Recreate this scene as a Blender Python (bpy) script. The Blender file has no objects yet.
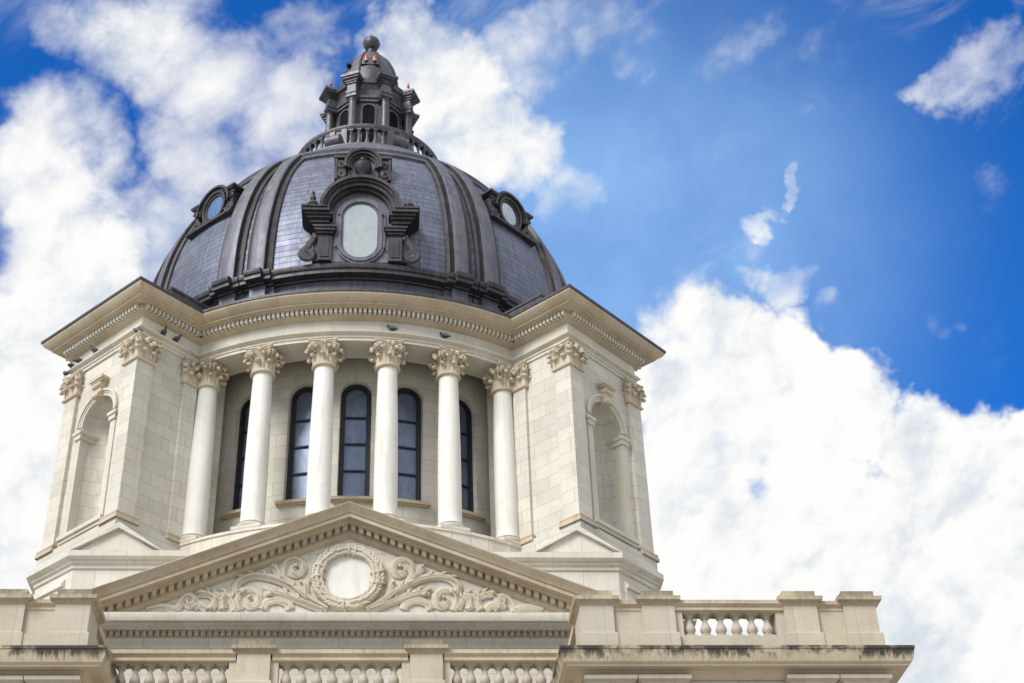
import bpy, math, random
from mathutils import Vector, Matrix
from math import sin, cos, pi, radians, sqrt, atan2, asin
random.seed(7)
SC = bpy.context.scene
COL = SC.collection

# ------------------------------------------------------------------ camera
cam = bpy.data.cameras.new("camera")
co = bpy.data.objects.new("camera", cam); COL.objects.link(co)
FPX, YAW, PIT, ROL = 1543.71, 0.09505, 0.61257, -0.03964
F = Vector((sin(YAW)*cos(PIT), cos(YAW)*cos(PIT), sin(PIT)))
R0 = Vector((cos(YAW), -sin(YAW), 0)); U0 = R0.cross(F)
R = R0*cos(ROL) + U0*sin(ROL); U = -R0*sin(ROL) + U0*cos(ROL)
co.matrix_world = Matrix(((R.x, U.x, -F.x, 1.03), (R.y, U.y, -F.y, -45.7), (R.z, U.z, -F.z, 1.7), (0, 0, 0, 1)))
cam.sensor_width = 36; cam.lens = FPX/1024*36
cam.clip_start = .1; cam.clip_end = 5000
SC.camera = co
SC.cycles.max_bounces = 6; SC.cycles.diffuse_bounces = 3; SC.cycles.glossy_bounces = 2

# ------------------------------------------------------------------ sky, sun, exposure
SUN_EL, SUN_AZ = radians(40), radians(223)      # azimuth clockwise from +Y (behind the camera, to its left)
SUN_STRENGTH, SUN_ANGLE = 1.5, radians(28)
SKY_STRENGTH = .1
SC.view_settings.view_transform = 'Standard'; SC.view_settings.look = 'None'
SC.view_settings.gamma = 1; SC.view_settings.use_curve_mapping = False
SC.view_settings.exposure = 1.33

sl = bpy.data.lights.new("sun", 'SUN'); so = bpy.data.objects.new("sun", sl); COL.objects.link(so)
sl.energy = SUN_STRENGTH; sl.angle = SUN_ANGLE; sl.color = (1, .975, .935)
sdir = Vector((sin(SUN_AZ)*cos(SUN_EL), cos(SUN_AZ)*cos(SUN_EL), sin(SUN_EL)))
so.rotation_euler = (-sdir).to_track_quat('-Z', 'Y').to_euler()

class NT:
    """tiny helper to write node graphs"""
    def __init__(s, tree): s.t = tree; s.n = tree.nodes; s.l = tree.links
    def node(s, typ, **kw):
        n = s.n.new(typ)
        for k, v in kw.items(): setattr(n, k, v)
        return n
    def put(s, sock, v):
        if hasattr(v, 'is_output'): s.l.new(v, sock)
        else: sock.default_value = v
    def math(s, op, a, b=None, c=None, clamp=False):
        n = s.node('ShaderNodeMath', operation=op, use_clamp=clamp)
        for i, v in enumerate((a, b, c)):
            if v is not None: s.put(n.inputs[i], v)
        return n.outputs[0]
    def vmath(s, op, a, b=None):
        n = s.node('ShaderNodeVectorMath', operation=op)
        s.put(n.inputs[0], a)
        if b is not None: s.put(n.inputs[1], b)
        return n.outputs['Value'] if op == 'DOT_PRODUCT' else n.outputs[0]
    def maprange(s, v, a, b, c=0., d=1., smooth=True):
        n = s.node('ShaderNodeMapRange', interpolation_type='SMOOTHSTEP' if smooth else 'LINEAR')
        for i, x in enumerate((v, a, b, c, d)): s.put(n.inputs[i], x)
        return n.outputs[0]
    def noise(s, vec, scale, detail=5, rough=.55, distort=0.):
        n = s.node('ShaderNodeTexNoise')
        s.put(n.inputs['Vector'], vec); n.inputs['Scale'].default_value = scale
        n.inputs['Detail'].default_value = detail; n.inputs['Roughness'].default_value = rough
        n.inputs['Distortion'].default_value = distort
        return n.outputs[0]
    def mix(s, fac, a, b, blend='MIX'):
        n = s.node('ShaderNodeMix', data_type='RGBA', blend_type=blend)
        s.put(n.inputs[0], fac); s.put(n.inputs[6], a); s.put(n.inputs[7], b)
        return n.outputs[2]
    def scalevec(s, vec, sc):
        n = s.node('ShaderNodeMapping'); s.put(n.inputs[0], vec); n.inputs['Scale'].default_value = sc
        return n.outputs[0]

# cloud banks: direction in the sky (x, y, z), angular radius, thickness
CL=[(-0.2161,0.8303,0.5137,0.0886,1.25),(-0.2303,0.8665,0.4428,0.0921,1.25),(-0.2061,0.7756,0.5967,0.0476,0.76),(-0.1523,0.7941,0.5884,0.0430,0.67),(-0.2234,0.7418,0.6323,0.0410,0.76),(-0.2000,0.7208,0.6636,0.0353,0.63),(-0.1527,0.7611,0.6304,0.0366,0.59),(-0.1223,0.7414,0.6598,0.0338,0.55),(-0.0975,0.7596,0.6431,0.0374,0.50),(-0.1699,0.6860,0.7075,0.0294,0.59),(-0.1343,0.6978,0.7036,0.0360,0.63),(-0.0977,0.7088,0.6986,0.0397,0.67),(-0.0667,0.6968,0.7142,0.0337,0.50),(-0.0602,0.7319,0.6788,0.0375,0.63),(-0.1987,0.6721,0.7133,0.0230,0.50),(-0.1219,0.6789,0.7241,0.0298,0.46),(0.0151,0.6966,0.7173,0.0312,0.76),(0.0411,0.7133,0.6996,0.0410,0.90),(0.0672,0.7293,0.6808,0.0350,0.90),(0.0222,0.7229,0.6906,0.0316,0.85),(0.0913,0.6921,0.7160,0.0344,0.48),(0.1221,0.6756,0.7271,0.0310,0.34),(0.0963,0.7357,0.6704,0.0255,0.71),(0.1228,0.7543,0.6449,0.0192,0.47),(0.1537,0.6764,0.7203,0.0247,0.30),(0.3560,0.6524,0.6690,0.0288,0.66),(0.3401,0.6634,0.6665,0.0205,0.65),(0.2296,0.7423,0.6295,0.0098,0.50),(0.2381,0.7282,0.6427,0.0058,0.40),(0.2524,0.7676,0.5892,0.0175,0.50),(0.2799,0.7745,0.5672,0.0174,0.40),(0.2922,0.7397,0.6061,0.0086,0.45),(0.3212,0.7710,0.5500,0.0274,0.20),(0.3527,0.7757,0.5234,0.0239,0.16),(0.3669,0.7114,0.5994,0.0265,0.30),(0.2504,0.6507,0.7169,0.0359,0.24),(0.2149,0.6627,0.7174,0.0243,0.22),(0.1917,0.8184,0.5417,0.0543,1.00),(0.2290,0.8150,0.5323,0.0537,1.30),(0.2101,0.7970,0.5663,0.0254,0.80),(0.2596,0.8186,0.5124,0.0499,1.30),(0.2835,0.8025,0.5250,0.0309,0.80),(0.1980,0.8602,0.4699,0.0756,1.30),(0.2471,0.8502,0.4648,0.0559,1.30),(0.3355,0.8141,0.4739,0.0419,1.10),(0.3687,0.8093,0.4573,0.0498,1.30),(0.3053,0.8553,0.4187,0.0778,1.30),(0.2338,0.8814,0.4105,0.0734,1.30),(0.3605,0.8480,0.3885,0.0632,1.30),(0.2894,0.8211,0.4920,0.0184,0.55),(0.3802,0.7832,0.4919,0.0175,0.50)]

def build_world():
    w = bpy.data.worlds.new("World"); SC.world = w; w.use_nodes = True
    nt = NT(w.node_tree); nt.n.clear()
    out = nt.node('ShaderNodeOutputWorld'); bg = nt.node('ShaderNodeBackground')
    nt.l.new(bg.outputs[0], out.inputs[0]); bg.inputs[1].default_value = SKY_STRENGTH
    sky = nt.node('ShaderNodeTexSky'); sky.sky_type = 'NISHITA'; sky.sun_disc = False
    sky.sun_elevation = SUN_EL; sky.sun_rotation = SUN_AZ
    sky.air_density = 1.0; sky.dust_density = .3; sky.ozone_density = 3.0
    tc = nt.node('ShaderNodeTexCoord'); d = nt.vmath('NORMALIZE', tc.outputs['Generated'])
    # warp the direction a little so that the banks lose their round outline
    wn = nt.node('ShaderNodeTexNoise'); nt.put(wn.inputs['Vector'], d)
    wn.inputs['Scale'].default_value = 11; wn.inputs['Detail'].default_value = 5; wn.inputs['Roughness'].default_value = .6
    w1 = nt.vmath('SUBTRACT', wn.outputs['Color'], (.5, .5, .5))
    sc = nt.node('ShaderNodeVectorMath', operation='SCALE'); nt.put(sc.inputs[0], w1); sc.inputs['Scale'].default_value = .11
    dw = nt.vmath('NORMALIZE', nt.vmath('ADD', d, sc.outputs[0]))
    field = None
    for x, y, z, r, wt in CL:
        dp = nt.vmath('DOT_PRODUCT', dw, (x, y, z))
        m = nt.maprange(dp, cos(r*1.45), cos(r*.35), 0., wt)
        field = m if field is None else nt.math('MAXIMUM', field, m)
    # the sky outside the picture: unseen cloud, thickened to light the shaded stone
    far = nt.maprange(nt.vmath('DOT_PRODUCT', d, (0.1, .78, .6)), .82, .93, 1., 0.)
    other = nt.math('MULTIPLY', far, nt.maprange(nt.noise(d, 3.2, 4), .34, .5, .3, 1.))
    field = nt.math('MAXIMUM', field, other)
    # drawn-out billows: noise stretched along the drift of the banks, at three sizes
    rot = nt.node('ShaderNodeMapping'); nt.put(rot.inputs[0], d); rot.inputs['Rotation'].default_value = (.5, .35, .6)
    sep = nt.node('ShaderNodeSeparateXYZ'); nt.put(sep.inputs[0], d); up = sep.outputs[2]
    low = nt.maprange(up, .55, .61, 1., 0.)                     # heaped cumulus low down, drawn-out cloud higher up
    def billow(shift, heaped=True):
        v = nt.vmath('ADD', rot.outputs[0], shift)
        a = nt.noise(nt.scalevec(v, (11, 14, 15.5)), 1.0, 8, .58, .25)
        b = nt.noise(nt.scalevec(v, (40, 46, 54)), 1.0, 6, .6, .6)
        if not heaped: return nt.math('MULTIPLY_ADD', nt.math('SUBTRACT', b, .5), .42, nt.math('MULTIPLY', nt.math('SUBTRACT', a, .5), 1.4))
        wv = nt.node('ShaderNodeTexVoronoi', feature='F1'); wv.inputs['Scale'].default_value = 17
        wv.inputs['Detail'].default_value = 2.0; wv.inputs['Roughness'].default_value = .5
        nt.put(wv.inputs['Vector'], v)
        lobes = nt.math('MULTIPLY', nt.math('SUBTRACT', .55, wv.outputs['Distance']), nt.math('MULTIPLY_ADD', low, .95, .35))
        t = nt.math('MULTIPLY_ADD', nt.math('SUBTRACT', a, .5), nt.math('MULTIPLY_ADD', low, -.75, 1.75), lobes)
        return nt.math('MULTIPLY_ADD', nt.math('SUBTRACT', b, .5), nt.math('MULTIPLY_ADD', low, -.15, .42), t)
    n0 = billow((0, 0, 0)); na = billow((0, 0, 0), False); n0s = billow((-.010, -.006, .016), False)
    dens = nt.math('ADD', nt.math('MULTIPLY', field, nt.math('MULTIPLY_ADD', low, .16, 1.4)), n0)
    mask = nt.maprange(dens, nt.math('MULTIPLY_ADD', low, .16, .04), nt.math('MULTIPLY_ADD', low, -.36, 1.2))
    # pale haze between the banks, thickest low in the middle of the open sky
    hz = nt.maprange(nt.vmath('DOT_PRODUCT', d, (.15, .777, .611)), cos(.29), 1., 0., 1., False)
    hz = nt.math('MULTIPLY', nt.math('POWER', hz, 2.6), nt.maprange(nt.noise(d, 7, 5, .55), .3, .7, .42, .72))
    # tops that face the light are brighter than the undersides
    relief = nt.math('SUBTRACT', na, n0s)
    shade = nt.maprange(nt.math('ADD', nt.math('MULTIPLY', relief, .8), nt.math('MULTIPLY', nt.noise(dw, 8, 4, .55), 1.0)), .22, .60)
    ccol = nt.mix(shade, (2.7, 2.95, 3.25, 1), (3.95, 3.93, 3.86, 1))
    blue = nt.mix(1., sky.outputs[0], (.055, .38, .80, 1), 'MULTIPLY')
    hs = nt.node('ShaderNodeHueSaturation'); hs.inputs['Saturation'].default_value = 1.0; hs.inputs['Value'].default_value = 1.0
    nt.put(hs.inputs['Color'], blue)
    # combed-out high cloud across the open sky
    wisp = nt.math('MULTIPLY', nt.maprange(nt.noise(nt.scalevec(rot.outputs[0], (5, 26, 20)), 1., 8, .62, .8), .47, .75, 0., .42), nt.maprange(nt.noise(d, 5, 3, .5), .4, .6))
    mask = nt.math('MAXIMUM', mask, wisp)
    base = nt.mix(hz, hs.outputs[0], (1.75, 2.95, 4.5, 1))
    col = nt.mix(mask, base, ccol)
    nt.l.new(col, bg.inputs[0])
build_world()

# ------------------------------------------------------------------ materials
def new_mat(name):
    m = bpy.data.materials.new(name); m.use_nodes = True
    nt = NT(m.node_tree); b = nt.n['Principled BSDF']
    return m, nt, b
def bump(nt, b, h, strength=.3, dist=.02):
    n = nt.node('ShaderNodeBump'); n.inputs['Strength'].default_value = strength; n.inputs['Distance'].default_value = dist
    nt.put(n.inputs['Height'], h); nt.l.new(n.outputs[0], b.inputs['Normal'])

def stone(name, base, tint, ashlar=None, streak=0., grime=.35, vein=.25, streak_z=(14.44, 14.66)):
    """limestone / marble: base + tint clouds, optional joints, optional black rain streaks"""
    m, nt, b = new_mat(name)
    geo = nt.node('ShaderNodeNewGeometry'); pos = geo.outputs['Position']
    uv = nt.node('ShaderNodeUVMap'); uv.uv_map = 'UVMap'
    n = nt.noise(pos, .9, 6, .62)
    col = nt.mix(nt.maprange(n, .38, .66), base+(1,), tint+(1,))
    if ashlar:
        bw, rh, jd = ashlar
        br = nt.node('ShaderNodeTexBrick'); nt.put(br.inputs['Vector'], uv.outputs[0])
        br.inputs['Scale'].default_value = 1; br.inputs['Brick Width'].default_value = bw; br.inputs['Row Height'].default_value = rh
        br.inputs['Mortar Size'].default_value = .009; br.inputs['Mortar Smooth'].default_value = .3; br.inputs['Bias'].default_value = 0
        br.inputs['Color1'].default_value = (.90, .90, .90, 1); br.inputs['Color2'].default_value = (1.05, 1.035, 1.01, 1)
        br.inputs['Mortar'].default_value = (jd, jd*.96, jd*.9, 1)
        col = nt.mix(1., col, br.outputs[0], 'MULTIPLY')
    # fine grain and ochre staining with shapes of its own
    g = nt.noise(pos, 14, 5, .7)
    col = nt.mix(1., col, nt.mix(nt.maprange(g, .3, .7), (.945, .94, .93, 1), (1.03, 1.03, 1.03, 1)), 'MULTIPLY')
    st = nt.noise(nt.scalevec(pos, (2.2, 2.2, .7)), 1.4, 7, .68)
    col = nt.mix(nt.maprange(st, .55, .74, 0., grime), col, (.33, .24, .14, 1))
    # faint vertical washing marks
    vs = nt.noise(nt.scalevec(pos, (7, 7, .35)), 1., 5, .65)
    col = nt.mix(nt.maprange(vs, .5, .68, 0., vein), col, nt.mix(.5, col, (.30, .255, .19, 1)))
    if streak:
        s1 = nt.noise(nt.scalevec(pos, (13, 13, .7)), 1., 5, .7)
        s2 = nt.noise(pos, .8, 5, .7)
        sep = nt.node('ShaderNodeSeparateXYZ'); nt.put(sep.inputs[0], pos)
        drop = nt.math('ADD', sep.outputs[2], nt.math('MULTIPLY', nt.math('SUBTRACT', s1, .5), .55))
        k = nt.math('MULTIPLY', nt.maprange(drop, streak_z[0], streak_z[1]), nt.maprange(s2, .36, .5, .12, 1.))
        col = nt.mix(nt.math('MULTIPLY', k, streak), col, (.035, .03, .022, 1))
    nt.put(b.inputs['Base Color'], col)
    nt.put(b.inputs['Roughness'], nt.maprange(g, .3, .7, .62, .85))
    b.inputs['Specular IOR Level'].default_value = .3
    bump(nt, b, nt.noise(pos, 26, 4, .6), .25, .012)
    return m

M_ASH  = stone('ashlar_limestone', (.60, .575, .505), (.55, .515, .435), (.95, .41, .66), grime=.2)
M_COL  = stone('column_stone', (.73, .715, .665), (.68, .66, .60), grime=.06, vein=.4)
M_TRIM = stone('trim_stone', (.50, .425, .315), (.42, .345, .235), (1.6, 60, .72), grime=.6)  # ochre-stained stone, base browned further to deepen the shade under cornices
M_ENT  = stone('entablature_stone', (.61, .58, .50), (.57, .53, .435), (1.5, 60, .74), grime=.22)
M_CARV = stone('carved_stone', (.58, .525, .42), (.50, .435, .33), grime=.35)
M_CAP  = stone('capital_stone', (.56, .49, .375), (.47, .39, .28), grime=.4)
M_LOW  = stone('lower_limestone', (.50, .45, .36), (.45, .395, .305), (1.35, 60, .74), grime=.35)
M_MARB = stone('white_marble', (.64, .61, .54), (.58, .54, .46), (1.6, .55, .68), grime=.25)
M_STRK = stone('streaked_limestone', (.50, .42, .30), (.44, .36, .25), streak=.97, grime=.4)
M_CAPS = stone('coping_stone', (.54, .46, .33), (.44, .36, .25), streak=.6, grime=.45, streak_z=(15.80, 16.22))

def metal(name, c1, c2, shingle=False, rough=(.38, .6), verdigris=0.):
    m, nt, b = new_mat(name)
    geo = nt.node('ShaderNodeNewGeometry'); pos = geo.outputs['Position']
    uv = nt.node('ShaderNodeUVMap'); uv.uv_map = 'UVMap'
    n = nt.noise(pos, 1.6, 7, .65)
    col = nt.mix(nt.maprange(n, .36, .66), c1+(1,), c2+(1,))
    sn = nt.noise(nt.scalevec(pos, (9, 9, .5)), 1., 4, .6)
    col = nt.mix(1., col, nt.mix(nt.maprange(sn, .35, .65), (.78, .78, .8, 1), (1.12, 1.1, 1.08, 1)), 'MULTIPLY')
    h = nt.noise(pos, 9, 4, .6)
    if shingle:
        br = nt.node('ShaderNodeTexBrick'); nt.put(br.inputs['Vector'], uv.outputs[0])
        br.inputs['Scale'].default_value = 1; br.inputs['Brick Width'].default_value = 2.7; br.inputs['Row Height'].default_value = .235
        br.inputs['Mortar Size'].default_value = .013; br.inputs['Mortar Smooth'].default_value = .2
        br.inputs['Color1'].default_value = (.87, .87, .88, 1); br.inputs['Color2'].default_value = (1.12, 1.11, 1.11, 1)
        br.inputs['Mortar'].default_value = (.42, .40, .42, 1)
        col = nt.mix(1., col, br.outputs[0], 'MULTIPLY')
        h = nt.math('ADD', nt.math('MULTIPLY', h, .3), nt.math('SUBTRACT', 1., br.outputs['Fac']))
    if verdigris:
        v = nt.maprange(nt.noise(nt.scalevec(pos, (3, 3, .6)), 1.2, 6, .7), .58, .72, 0., verdigris)
        col = nt.mix(v, col, (.16, .25, .22, 1))
    br2 = nt.maprange(nt.noise(nt.scalevec(pos, (1.3, 1.3, .25)), 1.3, 4, .6), .60, .72, 0., .55)
    col = nt.mix(br2, col, (.15, .115, .075, 1))
    nt.put(b.inputs['Base Color'], col)
    b.inputs['Metallic'].default_value = .45
    nt.put(b.inputs['Roughness'], nt.maprange(n, .3, .7, rough[0], rough[1]))
    bump(nt, b, h, .5, .02)
    return m
M_SHIN = metal('dome_shingle_metal', (.115, .13, .18), (.155, .172, .228), True, (.42, .6))
M_RIB  = metal('dome_rib_metal', (.105, .108, .132), (.145, .146, .172), rough=(.45, .65))
M_DARK = metal('dark_ornament_metal', (.044, .041, .046), (.068, .061, .064), verdigris=.25)
M_EDGE = metal('roof_edge_metal', (.06, .06, .068), (.085, .085, .095), verdigris=.15)
M_LANT = metal('lantern_metal', (.075, .075, .086), (.115, .113, .125), verdigris=.12)
M_BALL = metal('ball_metal', (.05, .062, .068), (.07, .082, .086), verdigris=.15)

def plain(name, c, rough=.5, metallic=0., var=.15, scale=4., spec=.5):
    m, nt, b = new_mat(name)
    geo = nt.node('ShaderNodeNewGeometry')
    n = nt.noise(geo.outputs['Position'], scale, 5, .6)
    lo = tuple(x*(1-var) for x in c)+(1,); hi = tuple(min(1, x*(1+var)) for x in c)+(1,)
    nt.put(b.inputs['Base Color'], nt.mix(nt.maprange(n, .35, .65), lo, hi))
    b.inputs['Roughness'].default_value = rough; b.inputs['Metallic'].default_value = metallic
    b.inputs['Specular IOR Level'].default_value = spec
    return m
M_FRAME = plain('black_window_frame', (.012, .013, .018), .45)
M_VOID = plain('void_black', (.010, .010, .012), .9, 0, .15, 4., .1)  # near-black: stands in for the unlit lantern inside; also on bracket and vent ball
M_RED = plain('red_lamp_glass', (.55, .03, .03), .3)
M_AMB = plain('amber_lamp_glass', (.55, .22, .03), .25)
M_BIRD = plain('pigeon_plumage', (.055, .058, .07), .6, 0, .4, 30)
M_BIRDW = plain('pigeon_wing', (.09, .095, .11), .6, 0, .4, 30)
M_LEG = plain('pigeon_leg', (.10, .05, .05), .6)
M_ROOF = plain('flat_roof_gravel', (.22, .21, .2), .9)
M_GROUND = plain('pale_bounce_ground', (.41, .395, .36), .9, 0, .2, .08)  # unseen ground; paleness added to bounce light up to soffits and drum wall

def glass(name, c, rough, metallic, var=.8):
    m, nt, b = new_mat(name)
    geo = nt.node('ShaderNodeNewGeometry')
    n = nt.noise(nt.scalevec(geo.outputs['Position'], (2.5, 2.5, 1.2)), 1.5, 6, .65, 1.5)
    nt.put(b.inputs['Base Color'], nt.mix(nt.maprange(n, .35, .65), tuple(x*var for x in c)+(1,), c+(1,)))
    b.inputs['Roughness'].default_value = rough; b.inputs['Metallic'].default_value = metallic
    b.inputs['Specular IOR Level'].default_value = .8
    bump(nt, b, nt.noise(geo.outputs['Position'], 1.6, 2, .5), .05, .05)
    return m
M_GLASS = glass('drum_window_glass', (.14, .18, .26), .30, .45, .72)
M_OVAL = glass('frosted_oval_glass', (.38, .42, .42), .25, .0, .85)
M_RND = glass('round_dormer_glass', (.50, .56, .62), .1, .8)

# ------------------------------------------------------------------ mesh helpers
class MB:
    def __init__(s): s.v = []; s.f = []; s.mi = []; s.M = Matrix(); s.cur = 0
    def add(s, vs, fs):
        b = len(s.v)
        s.v += [tuple(s.M @ Vector(p)) for p in vs]
        for f in fs: s.f.append([b+i for i in f]); s.mi.append(s.cur)
    def box(s, x0, x1, y0, y1, z0, z1):
        s.add([(x0,y0,z0),(x1,y0,z0),(x1,y1,z0),(x0,y1,z0),(x0,y0,z1),(x1,y0,z1),(x1,y1,z1),(x0,y1,z1)],
              [(3,2,1,0),(4,5,6,7),(0,1,5,4),(1,2,6,5),(2,3,7,6),(3,0,4,7)])
    def prism(s, pts, y0, y1, axis='y', caps=True):
        """outline pts (x,z) extruded from y0 (front) to y1; outline may run either way"""
        n = len(pts)
        a = sum(pts[i][0]*pts[(i+1) % n][1]-pts[(i+1) % n][0]*pts[i][1] for i in range(n))
        if a < 0: pts = pts[::-1]
        if axis == 'y': vs = [(x, y0, z) for x, z in pts]+[(x, y1, z) for x, z in pts]
        else: vs = [(x, y, y0) for x, y in pts]+[(x, y, y1) for x, y in pts]
        fs = []
        for i in range(n):
            j = (i+1) % n
            fs.append((i+n, j+n, j, i) if axis == 'y' else (i, j, j+n, i+n))
        if caps:
            if axis == 'y': fs += [tuple(range(n)), tuple(range(2*n-1, n-1, -1))]
            else: fs += [tuple(range(n-1, -1, -1)), tuple(range(n, 2*n))]
        s.add(vs, fs)
    def loft(s, rings, closed=True, cap0=False, cap1=False, loop=False):
        m = len(rings[0]); vs = [p for r in rings for p in r]; fs = []
        K = len(rings) if loop else len(rings)-1
        for k in range(K):
            k2 = (k+1) % len(rings)
            for i in range(m if closed else m-1):
                j = (i+1) % m
                fs.append((k*m+i, k*m+j, k2*m+j, k2*m+i))
        if cap0: fs.append(tuple(range(m-1, -1, -1)))
        if cap1: fs.append(tuple((len(rings)-1)*m+i for i in range(m)))
        s.add(vs, fs)
    def lathe(s, prof, n=32, c=(0, 0, 0), a0=0, a1=2*pi, rf=None):
        full = abs(a1-a0-2*pi) < 1e-6; m = n if full else n+1
        rings = []
        for r, z in prof:
            rings.append([(c[0]+(r+(rf(t) if rf else 0))*sin(t), c[1]-(r+(rf(t) if rf else 0))*cos(t), c[2]+z)
                          for t in [a0+(a1-a0)*i/n for i in range(m)]])
        s.loft(rings, full)
    def sph(s, c, r, nu=12, nv=8):
        rx, ry, rz = (r, r, r) if not hasattr(r, '__len__') else r
        rings = []
        for k in range(1, nv):
            p = pi*k/nv
            rings.append([(c[0]+rx*sin(p)*sin(2*pi*i/nu), c[1]-ry*sin(p)*cos(2*pi*i/nu), c[2]-rz*cos(p)) for i in range(nu)])
        b = [(c[0], c[1], c[2]-rz)]; t = [(c[0], c[1], c[2]+rz)]
        vs = b+[p for r_ in rings for p in r_]+t; fs = []
        for i in range(nu): fs.append((0, 1+(i+1) % nu, 1+i))
        for k in range(nv-2):
            for i in range(nu):
                j = (i+1) % nu; fs.append((1+k*nu+i, 1+k*nu+j, 1+(k+1)*nu+j, 1+(k+1)*nu+i))
        L = len(vs)-1; o = 1+(nv-2)*nu
        for i in range(nu): fs.append((o+i, o+(i+1) % nu, L))
        s.add(vs, fs)
    def tube(s, path, rad, n=8, flat=1., closed=False, up=None):
        P = [Vector(p) for p in path]; N = len(P); rings = []
        if not hasattr(rad, '__len__'): rad = [rad]*N
        for i in range(N):
            if closed: t = P[(i+1) % N]-P[i-1]
            else: t = P[min(i+1, N-1)]-P[max(i-1, 0)]
            t.normalize()
            u = Vector(up) if up else (Vector((0, 0, 1)) if abs(t.z) < .9 else Vector((0, 1, 0)))
            a = t.cross(u).normalized(); b = a.cross(t).normalized()
            r = rad[i] if hasattr(rad[i], '__len__') else (rad[i], rad[i]*flat)
            rings.append([tuple(P[i]+a*r[0]*cos(2*pi*k/n)+b*r[1]*sin(2*pi*k/n)) for k in range(n)])
        s.loft(rings, True, not closed, not closed, loop=closed)
    def build(s, name, mat, parent=None, loc=(0, 0, 0), rz=0., ang=38, uv='box', uvr=7.):
        me = bpy.data.meshes.new(name); me.from_pydata(s.v, [], s.f)
        import bmesh
        bm = bmesh.new(); bm.from_mesh(me); bmesh.ops.recalc_face_normals(bm, faces=bm.faces); bm.to_mesh(me); bm.free()
        mats = mat if isinstance(mat, (list, tuple)) else [mat]
        for m in mats: me.materials.append(m)
        if len(mats) > 1: me.polygons.foreach_set('material_index', s.mi)
        lay = me.uv_layers.new(name='UVMap'); data = lay.data
        for p in me.polygons:
            nx, ny, nz = p.normal
            for li in p.loop_indices:
                x, y, z = me.vertices[me.loops[li].vertex_index].co
                if uv == 'cyl':
                    a = atan2(x, -y)
                    if a-atan2(p.center[0], -p.center[1]) > pi: a -= 2*pi
                    if a-atan2(p.center[0], -p.center[1]) < -pi: a += 2*pi
                    data[li].uv = (a*uvr, z*1.0)
                elif uv == 'dome':
                    a = atan2(x, -y)
                    if a-atan2(p.center[0], -p.center[1]) > pi: a -= 2*pi
                    if a-atan2(p.center[0], -p.center[1]) < -pi: a += 2*pi
                    data[li].uv = (a*uvr, dome_arc(z))
                elif abs(nz) > .8: data[li].uv = (x, y)
                else:
                    h = sqrt(nx*nx+ny*ny) or 1
                    data[li].uv = ((-ny*x+nx*y)/h+.37*round(atan2(ny, nx)*4), z)
        me.shade_smooth(); me.set_sharp_from_angle(angle=radians(ang))
        o = bpy.data.objects.new(name, me); COL.objects.link(o)
        o.location = loc; o.rotation_euler = (0, 0, rz)
        if parent: o.parent = parent
        return o

def empty(name, loc=(0, 0, 0), rz=0., parent=None):
    o = bpy.data.objects.new(name, None); COL.objects.link(o)
    o.location = loc; o.rotation_euler = (0, 0, rz); o.empty_display_size = .3
    if parent: o.parent = parent
    return o
def tag(o, label=None, cat=None, group=None, kind=None):
    if label: o['label'] = label
    if cat: o['category'] = cat
    if group: o['group'] = group
    if kind: o['kind'] = kind
    return o
def kids(o): return [c for c in bpy.data.objects if c.parent == o]
def dup(o, loc=None, rz=None, parent=None):
    """copy of a thing or part together with its own parts"""
    c = o.copy(); COL.objects.link(c)
    if loc is not None: c.location = loc
    if rz is not None: c.rotation_euler = (0, 0, rz)
    c.parent = parent if parent else o.parent
    for ch in kids(o): dup(ch, parent=c)
    return c
def arc(cx, cz, r, a0, a1, n):
    return [(cx+r*cos(a0+(a1-a0)*i/n), cz+r*sin(a0+(a1-a0)*i/n)) for i in range(n+1)]
def spiral(c, r0, r1, a0, turns, n=26):
    """points (x,z) of a spiral from outside to inside"""
    return [(c[0]+(r0+(r1-r0)*i/n)*cos(a0+turns*2*pi*i/n), c[1]+(r0+(r1-r0)*i/n)*sin(a0+turns*2*pi*i/n)) for i in range(n+1)]

# ------------------------------------------------------------------ the setting
g = MB(); g.add([(-2500, -2500, 0), (2500, -2500, 0), (2500, 2500, 0), (-2500, 2500, 0)], [(0, 1, 2, 3)])
tag(g.build('ground', M_GROUND), kind='structure', label='flat pale ground around the building')

BLD = empty('capitol_building')
tag(BLD, 'cream stone capitol with dark metal dome, round colonnade and carved front pediment', 'building')

# plan of the drum: four corner piers on the diagonals and four round colonnades between them
H0, DG, RC = 1.66, 10.48, 8.50
def plan(e, nc=28):
    """ring of plan points at offset e, plus for each point the flag of a corner"""
    h = H0+e; r = RC+e; lim = pi/4-asin(h/r); pts = []
    for q in range(4):
        base = q*pi/2
        for i in range(nc+1):
            t = base-lim+2*lim*i/nc
            pts.append((r*sin(t), -r*cos(t)))
        c = base+pi/4; d = (sin(c), -cos(c)); l = (cos(c), sin(c))
        for sg in (-1, 1): pts.append((d[0]*(DG+e)+l[0]*h*sg, d[1]*(DG+e)+l[1]*h*sg))
    return pts
def sweep_plan(mb, prof, nc=28):
    mb.loft([[(x, y, z) for x, y in plan(e, nc)] for e, z in prof], True)

# podium under the drum: a square with cut corners
PY, PX, PD = 8.65, 8.34, 11.19
def oct_plan(e):
    y = PY+e; xs = PX+e; c = (PD+e)*sqrt(2)
    pts = []
    for q in range(4):
        a = q*pi/2; ca, sa = cos(a), sin(a)
        yy, px_ = (y, c-y) if q % 2 == 0 else (xs, c-xs)
        for px in (-px_, px_): pts.append((px*ca+yy*sa, px*sa-yy*ca))
    return pts

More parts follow.
